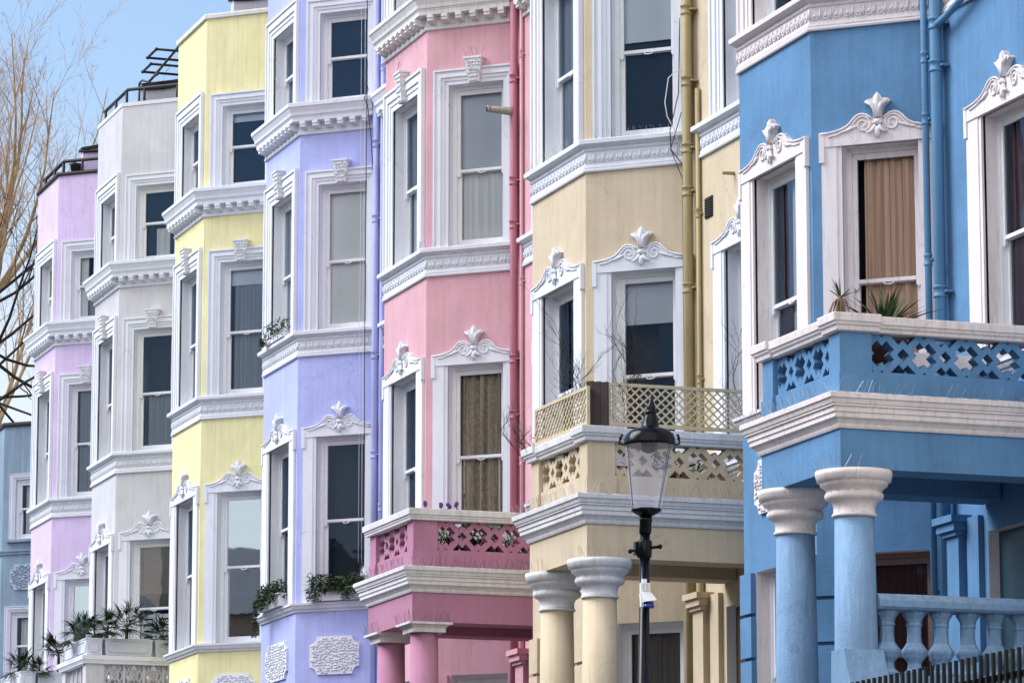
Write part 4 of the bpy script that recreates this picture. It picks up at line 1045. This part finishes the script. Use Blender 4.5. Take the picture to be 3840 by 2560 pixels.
# plants inside the pink and cream balconies, seen through the lattice
def tub(label, k, x, y, z, n, L, seed, flower=False, h_=.22):
    t = thing('potted_plant', label, 'plant', tuple(hp(k, x, y, z))); rr = random.Random(seed)
    m = MB(); m.lathe([(.09,0),(.12,h_),(.13,h_+.005),(.13,h_+.03),(.11,h_+.03),(.10,h_)], 16); obj('pot', m, W['terra'], t)
    m = MB(); rosette(m, (0,0,h_), n, L, .011, (.1,1.4), .4, rr); leafmass(m, -.12,.12,-.24,.24,h_-.08,h_+.27, n*9, .06, rr); obj('leaves', m, W['green'], t)
    if flower:
        m = MB()
        for q in range(9): m.ell((rr.uniform(-.1,.1), rr.uniform(-.1,.1), h_+rr.uniform(.02,.14)), (.025,.025,.02), seg=6, rings=4)
        obj('flowers', m, W['red'], t)
tub('leafy potted plant behind the front lattice of the pink balcony', 'pink', 2.1, -.85, 6.70, 40, .42, 31)
tub('arching potted plant behind the corner of the pink balcony lattice', 'pink', 2.72, -.62, 6.70, 40, .40, 32)
tub('red terracotta pot with thin leaves behind the side lattice of the pink balcony', 'pink', 2.82, .05, 6.72, 16, .34, 33)
tub('dense dark potted shrub behind the middle of the cream balcony side lattice', 'cream', 2.80, -.40, 6.70, 40, .34, 35)
tub('dark bushy potted shrub behind the front lattice of the cream balcony', 'cream', 2.25, -.85, 6.70, 40, .34, 36)
tub('bushy potted plant behind the middle of the pink balcony side lattice', 'pink', 2.80, -.30, 6.70, 44, .36, 37)
tub('red flowers in a pot behind the side lattice of the cream balcony', 'cream', 2.82, -.05, 6.68, 20, .2, 34, True, .14)

# trellis on the cream parapet
slat = plain('trellis_tan_paint', (.60,.50,.33), .7, var=.15)
def trellis(label, k, x, y, rz, L, zb, zt, p=.088):
    t = thing('trellis', label, 'trellis', tuple(hp(k, x, y, 0)), rz)
    m = MB(); m.box(0,L,0,.03,zt-.03,zt); m.box(0,L,0,.03,zb,zb+.035); m.box(0,.03,0,.03,zb+.035,zt-.03); m.box(L-.03,L,0,.03,zb+.035,zt-.03); obj('frame', m, slat, t)
    m = MB(); H_ = zt-zb; n = int((L+H_)/p)
    for i in range(n+1):
        for s in (1,-1):
            x0 = -H_ + i*p if s > 0 else i*p; a = [x0, zb+.02]; b = [x0+s*H_, zt-.015]
            # clip to the frame
            lo, hi = 0.0, 1.0
            for bd, sg in ((.01,1),(L-.01,-1)):
                d0, d1 = sg*(a[0]-bd), sg*(b[0]-bd)
                if d0 < 0 and d1 < 0: lo = 2
                elif d0 < 0: lo = max(lo, d0/(d0-d1))
                elif d1 < 0: hi = min(hi, d0/(d0-d1))
            if lo >= hi: continue
            q0 = (a[0]+(b[0]-a[0])*lo, a[1]+(b[1]-a[1])*lo); q1 = (a[0]+(b[0]-a[0])*hi, a[1]+(b[1]-a[1])*hi)
            yy = .004 if s > 0 else .013; ww = .0115
            m.add([(q0[0]-ww,yy,q0[1]),(q0[0]+ww,yy,q0[1]),(q1[0]+ww,yy,q1[1]),(q1[0]-ww,yy,q1[1]),(q0[0]-ww,yy+.008,q0[1]),(q0[0]+ww,yy+.008,q0[1]),(q1[0]+ww,yy+.008,q1[1]),(q1[0]-ww,yy+.008,q1[1])],
                  [(0,1,2,3),(7,6,5,4),(0,4,5,1),(1,5,6,2),(2,6,7,3),(3,7,4,0)])
    obj('lattice', m, slat, t)
trellis('narrow tan trellis along the front of the cream balcony, left of the brown boards', 'cream', 1.60, -1.13, 0, 1.48, 7.33, 7.70)
trellis('wide tan trellis along the side of the cream balcony, right of the brown boards', 'cream', 3.10, -.93, R(90), 1.80, 7.33, 7.74)
t = thing('boards', 'dark brown upright boards filling the corner between the two trellises', 'boards', tuple(hp('cream', 3.04, -1.09, 7.325)), R(45))
for i in range(3):
    m = MB(); m.box(-.04+.075*i, .03+.075*i, -.004*i+.02, .02+.02, 0, .43-.01*i); obj('board', m, plain('brown_board', (.035,.02,.018), .7), t)
# bare shrubs on the cream balcony
def shrub(label, k, x, y, z, h_, n, seed, lean=(0,0), kind='bare_shrub'):
    rr = random.Random(seed); t = thing(kind, label, 'shrub', tuple(hp(k, x, y, z))); m = MB()
    def grow(p, d, L, r, lv):
        pts = [p]; q = p; dd = d
        for i in range(4):
            dd = (dd + Vector((rr.uniform(-.25,.25), rr.uniform(-.25,.25), rr.uniform(-.1,.18)))).normalized(); q = q + dd*L/4; pts.append(q)
            if lv > 0 and rr.random() < .85:
                e = (dd + Vector((rr.uniform(-1,1), rr.uniform(-1,1), rr.uniform(-.2,.8)))).normalized(); grow(q, e, L*rr.uniform(.4,.65), r*.6, lv-1)
        m.tube(pts, [r, r*.85, r*.7, r*.5, r*.3], 4, smooth=False, cap=False)
    for i in range(n): grow(Vector((rr.uniform(-.1,.1), rr.uniform(-.1,.1), 0)), Vector((lean[0]+rr.uniform(-.35,.35), lean[1]+rr.uniform(-.35,.35), 1)).normalized(), h_*rr.uniform(.6,1), .006, 3)
    obj('twigs', m, W['twig'], t)
    m = MB()
    for i in range(22):
        m.blade((rr.uniform(-.2,.2), rr.uniform(-.2,.2), rr.uniform(.05,h_*.6)), (rr.uniform(-1,1),rr.uniform(-1,1),rr.uniform(-.5,1)), .05, .012, .4)
    obj('leaves', m, W['green'], t)
shrub('bare twiggy shrub rising above the brown boards on the cream balcony', 'cream', 2.95, -.70, 7.2, .95, 5, 41)
shrub('bare tangled shrub hanging over the narrow cream trellis', 'cream', 2.1, -.92, 7.25, .70, 5, 42)
shrub('thin bare climber at the right end of the wide cream trellis beside the blue house', 'cream', 2.9, .75, 7.2, 1.0, 4, 43)
shrub('straggling bare creeper over the far left end of the cream balcony', 'cream', 1.5, -1.1, 7.2, .55, 4, 44, (-.8,-.2))

# silver drum lamp standing inside the lavender window
lp = hp('lav', *at('B', .76, -.52, 7.30)); t = thing('table_lamp', 'silver drum-shade lamp behind the glass of the lavender first-floor window', 'lamp', tuple(lp))
m = MB(); m.lathe([(.15,.28),(.15,.60),(.145,.60),(.145,.28)], 32, cap=False); obj('lamp_shade', m, W['silver'], t)
m = MB(); m.lathe([(.07,0),(.07,.02),(.02,.05),(.03,.14),(.012,.22),(.012,.45)], 16); obj('base', m, W['black'], t)

# ---------------------------------------------------------------- street lamp
LX, LY = -26.98, 10.4
lampt = thing('street_lamp', 'black street lamp with a tapering clear lantern, leaning slightly before the cream balcony', 'street lamp', (LX, LY, 0))
rx, ry = .3277, .9448
def leaning(mb, k):
    for i, (x, y_, z) in enumerate(mb.v):
        s = .0145*z + max(0, z-5.2)*.038
        mb.v[i] = (x + rx*s - .078*rx, y_ + ry*s - .078*ry, z)
    return mb
m = MB(); m.lathe([(.11,0),(.11,.9),(.08,1.0),(.055,1.05),(.046,2.6),(.037,5.33)], 20); m.lathe([(.044,5.33),(.046,5.335),(.046,5.42),(.05,5.43),(.046,5.455)], 20); obj('post', leaning(m,0), W['black'], lampt)
m = MB(); m.lathe([(.05,5.15),(.055,5.16),(.055,5.27),(.05,5.28)], 16)
m.tube([(-.11*rx-.01,-.11*ry,5.205),(.11*rx,.11*ry,5.235)], .012, 8); m.ell((-.105*rx,-.105*ry,5.20), (.018,.018,.018)); m.ell((.115*rx,.115*ry,5.235), (.019,.019,.019))
m.box(-.035-.05*rx,-.02-.05*rx+.03,-.07,-.03,5.17,5.27); obj('ladder_bar', leaning(m,0), W['black'], lampt)
m = MB(); m.lathe([(.03,5.455),(.045,5.46),(.108,5.495),(.113,5.50),(.113,5.512),(.108,5.515),(.104,5.512),(.10,5.505)], 32, cap=False)
for k in range(8):
    a = k*.785; m.tube([(.04*math.cos(a),.04*math.sin(a),5.462),(.106*math.cos(a),.106*math.sin(a),5.498)], .006, 5)
obj('lantern_base', leaning(m,0), W['black'], lampt)
gm = bpy.data.materials.new('lantern_glass'); gm.use_nodes = True; nt = gm.node_tree; nt.nodes.remove(nt.nodes['Principled BSDF'])
tr_ = N(nt,'ShaderNodeBsdfTransparent'); tr_.inputs['Color'].default_value = (.93,.93,.97,1); gl_ = N(nt,'ShaderNodeBsdfGlossy',Roughness=.06); df = N(nt,'ShaderNodeBsdfDiffuse'); df.inputs['Color'].default_value = (.96,.94,.99,1)
tl = N(nt,'ShaderNodeBsdfTranslucent'); tl.inputs['Color'].default_value = (.97,.95,.99,1)
fr = N(nt,'ShaderNodeLayerWeight',Blend=.06); m0 = N(nt,'ShaderNodeMixShader'); m0.inputs[0].default_value = .5; m1 = N(nt,'ShaderNodeMixShader'); m1.inputs[0].default_value = .17; m2 = N(nt,'ShaderNodeMixShader'); L_ = nt.links.new
L_(df.outputs[0], m0.inputs[1]); L_(tl.outputs[0], m0.inputs[2]); L_(tr_.outputs[0], m1.inputs[1]); L_(m0.outputs[0], m1.inputs[2]); L_(fr.outputs['Facing'], m2.inputs[0]); L_(m1.outputs[0], m2.inputs[1]); L_(gl_.outputs[0], m2.inputs[2]); L_(m2.outputs[0], nt.nodes['Material Output'].inputs['Surface'])
m = MB(); m.lathe([(.107,5.51),(.182,6.005)], 48, cap=False); obj('lantern_glass', leaning(m,0), gm, lampt)
m = MB()
for a in (R(250), R(262), R(40), R(52)):
    m.tube([(.10*math.cos(a),.10*math.sin(a),5.51),(.165*math.cos(a),.165*math.sin(a),6.0)], .0035, 5)
obj('lantern_rods', leaning(m,0), W['black'], lampt)
m = MB(); m.lathe([(.186,5.985),(.197,5.99),(.197,6.003),(.195,6.015),(.190,6.04),(.178,6.07),(.148,6.098),(.110,6.113),(.075,6.122),(.068,6.13),(.058,6.17),(.048,6.21),(.040,6.228),(.044,6.232),(.044,6.24),(.034,6.247),(.036,6.26),(.034,6.28),(.024,6.30),(.014,6.325),(.004,6.37)], 36)
m.lathe([(.03,6.0),(.06,5.98),(.06,5.95),(.02,5.93)], 16)
for s in (-1,1):
    m.tube([(s*.185*rx,s*.185*ry,5.995),(s*.222*rx,s*.222*ry,6.0),(s*.218*rx,s*.218*ry,6.05),(s*.20*rx,s*.20*ry,6.07)], .008, 6); m.tube([(s*.214*rx,s*.214*ry,6.03),(s*.214*rx,s*.214*ry,6.075)], [.010,.003], 6)
obj('lantern_cap', leaning(m,0), W['black'], lampt)
# white device strapped to the post
dv = thing('sensor', 'small white box with a blue lens strapped to the black lamp post', 'sensor', (LX+.012, LY-.02, 4.85)); dv.scale = (.72,.72,.68)
wp = plain('white_plastic', (.78,.78,.80), .4, var=.05)
m = MB(); vs = [(.03,-.05,.10),(.03,.07,.10),(.10,.05,-.02),(.10,-.05,-.02),(.03,-.05,-.14),(.03,.02,-.14),(.09,.075,.0),(.02,.075,.12)]
m.box(.035,.075,-.05,.05,-.10,.16); m.box(.03,.06,-.03,.02,.16,.205); m.add([(.03,-.055,.04),(.03,.075,.04),(.03,.085,-.04),(.03,-.045,-.06),(.08,-.055,.06),(.08,.06,.06),(.14,.10,-.03),(.14,-.03,-.05)], [(0,1,2,3),(4,7,6,5),(0,4,5,1),(1,5,6,2),(2,6,7,3),(3,7,4,0)]); obj('housing', m, wp, dv)
m = MB(); m.lathe([(.05,-.115),(.056,-.105),(.056,-.085),(.05,-.08),(.05,-.05)], 20, .085, .03); obj('lens', m, plain('blue_lens', (.01,.015,.20), .2), dv)
m = MB(); m.lathe([(.044,.085),(.046,.086),(.046,.10),(.044,.101)], 20, 0, .01, cap=False); m.lathe([(.044,.125),(.046,.126),(.046,.14),(.044,.141)], 20, 0, .01, cap=False); m.box(.074,.082,-.02,.0,.07,.15); m.box(.074,.082,.02,.035,.07,.15); obj('strap', m, W['silver'], dv)

# ---------------------------------------------------------------- railing and garden wall along the pavement
ra = thing('iron_railing', 'black iron railing of square upright bars in front of the blue house', 'railing', (-24.95, 11.0, 0))
m = MB(); m.box(0,7.5,-.025,.025,3.86,3.90); m.box(0,7.5,-.02,.02,3.05,3.09); obj('rails', m, W['blackrail'], ra)
bm_ = MB(); bm_.box(-.0105,.0105,-.0105,.0105,2.9,4.04); bme = bm_.mesh('bar', [W['blackrail']])
for k in range(46): link('bar', bme, ra, (.05+.0905*k, -.036, 0))
gw = MB(); gw.box(-66,4,10.9,11.25,.0,2.9); gw.box(-66,4,10.86,11.29,2.9,2.98); tag(obj('garden_wall', gw, stucco('garden_wall_render', (.5,.48,.45))), 'rendered garden wall along the pavement below the terrace', 'wall')
# ---------------------------------------------------------------- trees
def tube_net(mb, segs):
    for pts, rad, sg in segs: mb.tube(pts, rad, sg, smooth=sg > 3, cap=False)
def bare_tree(label, loc, h, seed, limbs, bark, twigmat, spread=.75, droop=0.0, r0=.32, rl=.45, er=None, LL=None, tm=None, dens=1.0, levels=3, trunkf=.28, tilt=(0,0)):
    rr = random.Random(seed); t = thing('bare_tree', label, 'tree', loc); A_, B_ = [], []
    def branch(p, d, L, r, lv):
        n = 6 if lv > 1 else 4; pts = [p]; rad = [r]; q = p.copy(); dd = d.copy()
        kids = []
        for i in range(n):
            f = (i+1)/n
            up = .10 if lv >= 2 else .05
            dd = (dd + Vector((rr.gauss(0,.10), rr.gauss(0,.10), rr.gauss(up - droop*f, .07)))).normalized()
            q = q + dd*(L/n); pts.append(q.copy()); rad.append(r*(1-.82*f))
            kids.append((q.copy(), dd.copy(), f))
        (A_ if lv >= 2 else B_).append((pts, rad, 6 if lv >= 3 else (4 if lv == 2 else 3)))
        if lv == 0: return
        k = int({3: 11, 2: 9, 1: 6}.get(lv, 5)*dens)
        for i in range(k):
            f = rr.uniform(.18, 1.0); j = min(n-1, int(f*n)); base = pts[j].lerp(pts[j+1], f*n-j)
            dj = kids[j][1]; ax = Vector((rr.gauss(0,1), rr.gauss(0,1), rr.gauss(0,1))); ax = ax - dj*ax.dot(dj); ax.normalize()
            e = (dj*math.cos(rr.uniform(.45,.95)) + ax*math.sin(rr.uniform(.45,.95)) + Vector((0,0,.12-droop*.2))).normalized()
            branch(base, e, L*rr.uniform(.32,.58)*(1-.25*f), max(.0045, r*(1-.8*f)*rr.uniform(.35,.6)), lv-1)
    tr = MB(); th = h*trunkf; tr.tube([(0,0,-.2),(.05,0,th*.4),(tilt[0]*.5,tilt[1]*.5,th*.75),(tilt[0],tilt[1],th)], [r0*1.3,r0,r0*.80,r0*(.85 if not LL else .34)], 14)
    obj('trunk', tr, tm or bark, t)
    for i in range(limbs):
        a = i*2.399 + rr.uniform(-.3,.3); e = spread*rr.uniform(.25,1.0) if i else .05
        if er: e = R(rr.uniform(*er))
        d = Vector((math.cos(a)*math.sin(e), math.sin(a)*math.sin(e), math.cos(e)))
        zz = th*rr.uniform(.62 if not LL else .60,1.0)**(1 if not LL else .6); branch(Vector((tilt[0],tilt[1],zz)), d, (h-zz)*rr.uniform(.72,.98)/max(.75,math.cos(e)*1.0) if not LL else LL*rr.uniform(.75,1.08)*(1+.5*(1-zz/th)), r0*rl*rr.uniform(.75,1.2), levels)
    m = MB(); tube_net(m, A_); obj('limbs', m, bark, t)
    m = MB(); tube_net(m, B_); o = obj('twigs', m, twigmat, t); return t
bark_warm = plain('sunlit_pale_bark', (.60,.42,.25), .9, var=.55, scale=3.0, bump=.4)  # warm sunlight is put into the limb and twig colours
twig_warm = plain('sunlit_reddish_twigs', (.50,.31,.21), .9, var=.3, scale=2.0)
bark_dark = plain('dark_bark', (.035,.025,.02), .95, var=.4, scale=5.0, bump=.4)  # shade on the near tree and the tall tree's trunk put into the colour
bare_tree('tall bare tree with pale sunlit limbs and reddish twigs behind the low blue-grey house', (-102, 20.75, 2.0), 27, 12, 19, bark_warm, twig_warm, tm=bark_dark, r0=.30, rl=.27, dens=.82, trunkf=.74, er=(3, 52), LL=6.9)
bare_tree('nearer dark bare tree with long arching boughs above the low blue-grey house', (-87.5, 17.7, 2.0), 22, 31, 26, bark_dark, bark_dark, droop=.12, r0=.22, rl=.19, dens=.55, trunkf=.80, er=(48, 138), LL=5.6)
bare_tree('bare street tree across the road, seen mirrored in the lavender window', (-37.5, -3.0, 0.0), 14, 17, 9, bark_dark, bark_dark, spread=.7, r0=.2, dens=.8, trunkf=.3)

# ---------------------------------------------------------------- ground, road, opposite side
def sheet(name, x0, x1, y0, y1, z, mat, kind='structure', th=None):
    m = MB()
    if th: m.box(x0,x1,y0,y1,z-th,z)
    else: m.quad((x0,y0,z),(x1,y0,z),(x1,y1,z),(x0,y1,z))
    return tag(obj(name, m, mat), kind=kind)
sheet('ground', -900, 700, -800, 900, 0.0, plain('earth_and_grass', (.10,.11,.07), .95, scale=.2))
sheet('road', -400, 200, .8, 8.6, .006, plain('asphalt', (.05,.05,.052), .85, scale=30, bump=.4))
sheet('pavement', -400, 200, 8.7, 10.88, .13, plain('paving_stone', (.17,.165,.16), .85, scale=5), th=.12)
sheet('far_pavement', -400, 200, -3.9, .7, .13, plain('far_paving_stone', (.25,.24,.23), .85, scale=5), th=.12)
sheet('front_garden', -76, 4, 11.26, 30, 2.88, plain('garden_slabs', (.09,.09,.08), .9, scale=3), th=2.6)
brick = brickmat('stock_brick', (.30,.20,.13), (.24,.15,.10), (.35,.33,.30))
slate = plain('slate_roof', (.07,.07,.085), .7, scale=4, var=.4)
for i in range(7):
    x = -66 + 7.6*i; hh = 9.1 + (i*37 % 5)*.2
    t = thing('brick_house', ['plain brick house with a slate roof across the road','brick house with a tall end chimney across the road'][i % 2], 'house', (x, -4.6, 0), 0, 'brick houses across the road')
    m = MB(); m.box(.003,7.597,-9,0,0,hh); obj('wall', m, brick, t)
    m = MB(); m.add([(-.0,.25,hh),(7.6,.25,hh),(7.6,-4.5,hh+1.9),(0,-4.5,hh+1.9),(7.6,-9.2,hh),(0,-9.2,hh)], [(0,3,2,1),(3,5,4,2),(0,5,3),(1,2,4),(0,1,4,5)]); rf = obj('roof', m, slate, t)
    m = MB(); m.box(-.5,.6,-4.9,-3.4,hh,hh+2.7); m.box(-.58,.68,-4.98,-3.32,hh+2.7,hh+2.85)
    for q in range(4): m.lathe([(.13,hh+2.85),(.10,hh+3.4),(.13,hh+3.42),(.13,hh+3.5)], 10, .05, -4.65+.34*q)
    obj('chimney', m, [brick], rf)
    for fz in (1.0, 3.4, 5.8):
        for fx in (1.0, 3.3, 5.6):
            m = MB(); m.box(fx,fx+1.1,-.02,.03,fz,fz+1.7); wn = obj('window', m, W['sash'], t)
            m = MB(); m.box(fx+.08,fx+1.02,.03,.045,fz+.08,fz+.8); m.box(fx+.08,fx+1.02,.03,.045,fz+.88,fz+1.62); obj('pane', m, W['lead'], wn)

# ---------------------------------------------------------------- light, sky, camera
SUN = Vector(SUNDIR).normalized()
w = bpy.data.worlds.new('World'); sc.world = w; w.use_nodes = True; nt = w.node_tree
sky = nt.nodes.new('ShaderNodeTexSky'); sky.sky_type = 'NISHITA'; sky.sun_disc = False
sky.sun_elevation = math.asin(SUN.z); sky.sun_rotation = math.atan2(SUN.x, SUN.y)
sky.air_density = 1.0; sky.dust_density = DUST; sky.ozone_density = OZONE; sky.altitude = 0
bg = nt.nodes['Background']; bg.inputs['Strength'].default_value = SKYS
# thin pale haze low over the horizon
tc = nt.nodes.new('ShaderNodeTexCoord'); sx = nt.nodes.new('ShaderNodeSeparateXYZ'); nt.links.new(tc.outputs['Generated'], sx.inputs[0])
cn = N(nt, 'ShaderNodeTexNoise', Scale=5.0, Detail=4.0); nt.links.new(tc.outputs['Generated'], cn.inputs['Vector'])
ma = N(nt, 'ShaderNodeMath', operation='MULTIPLY_ADD'); nt.links.new(cn.outputs['Fac'], ma.inputs[0]); ma.inputs[1].default_value = .05; nt.links.new(sx.outputs['Z'], ma.inputs[2])
hz = ramp(nt, .165, .262, (.85,)*3, (0,)*3); nt.links.new(ma.outputs[0], hz.inputs['Fac'])
cc = mix(nt, hz.outputs['Color'], sky.outputs[0], HAZEC)
# added sky glow, unseen on the right, to light the canted bay faces
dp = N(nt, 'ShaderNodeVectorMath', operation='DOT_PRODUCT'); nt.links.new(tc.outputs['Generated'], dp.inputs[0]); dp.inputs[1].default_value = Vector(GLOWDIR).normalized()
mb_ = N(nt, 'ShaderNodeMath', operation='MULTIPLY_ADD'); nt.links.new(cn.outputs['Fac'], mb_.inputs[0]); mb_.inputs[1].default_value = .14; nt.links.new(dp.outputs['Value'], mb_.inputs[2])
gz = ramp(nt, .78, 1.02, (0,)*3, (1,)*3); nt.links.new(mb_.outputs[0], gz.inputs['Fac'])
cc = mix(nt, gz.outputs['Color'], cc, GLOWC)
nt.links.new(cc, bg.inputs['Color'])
sl = bpy.data.lights.new('sun', 'SUN'); sl.energy = SUNE; sl.angle = R(SUNA); sl.color = (.95, .97, 1.0)
so = bpy.data.objects.new('sun', sl); COL.objects.link(so); so.rotation_euler = SUN.to_track_quat('Z', 'Y').to_euler()
cam = bpy.data.cameras.new('camera'); co = bpy.data.objects.new('camera', cam); COL.objects.link(co); sc.camera = co
YAW, PIT = R(19.14), R(10.145)
fw = Vector((-math.cos(YAW)*math.cos(PIT), math.sin(YAW)*math.cos(PIT), math.sin(PIT)))
co.location = (0,0,1.6); co.rotation_euler = fw.to_track_quat('-Z', 'Y').to_euler()
cam.sensor_width = 36; cam.sensor_fit = 'HORIZONTAL'; cam.lens = 14779/3840*36; cam.clip_start = .5; cam.clip_end = 3000
vs_ = sc.view_settings; vs_.view_transform = 'Standard'; vs_.look = 'None'; vs_.gamma = 1; vs_.use_curve_mapping = False; vs_.exposure = EXPO
sc.cycles.max_bounces = 8; sc.cycles.transparent_max_bounces = 16; sc.cycles.diffuse_bounces = 4; sc.cycles.caustics_reflective = False; sc.cycles.caustics_refractive = False
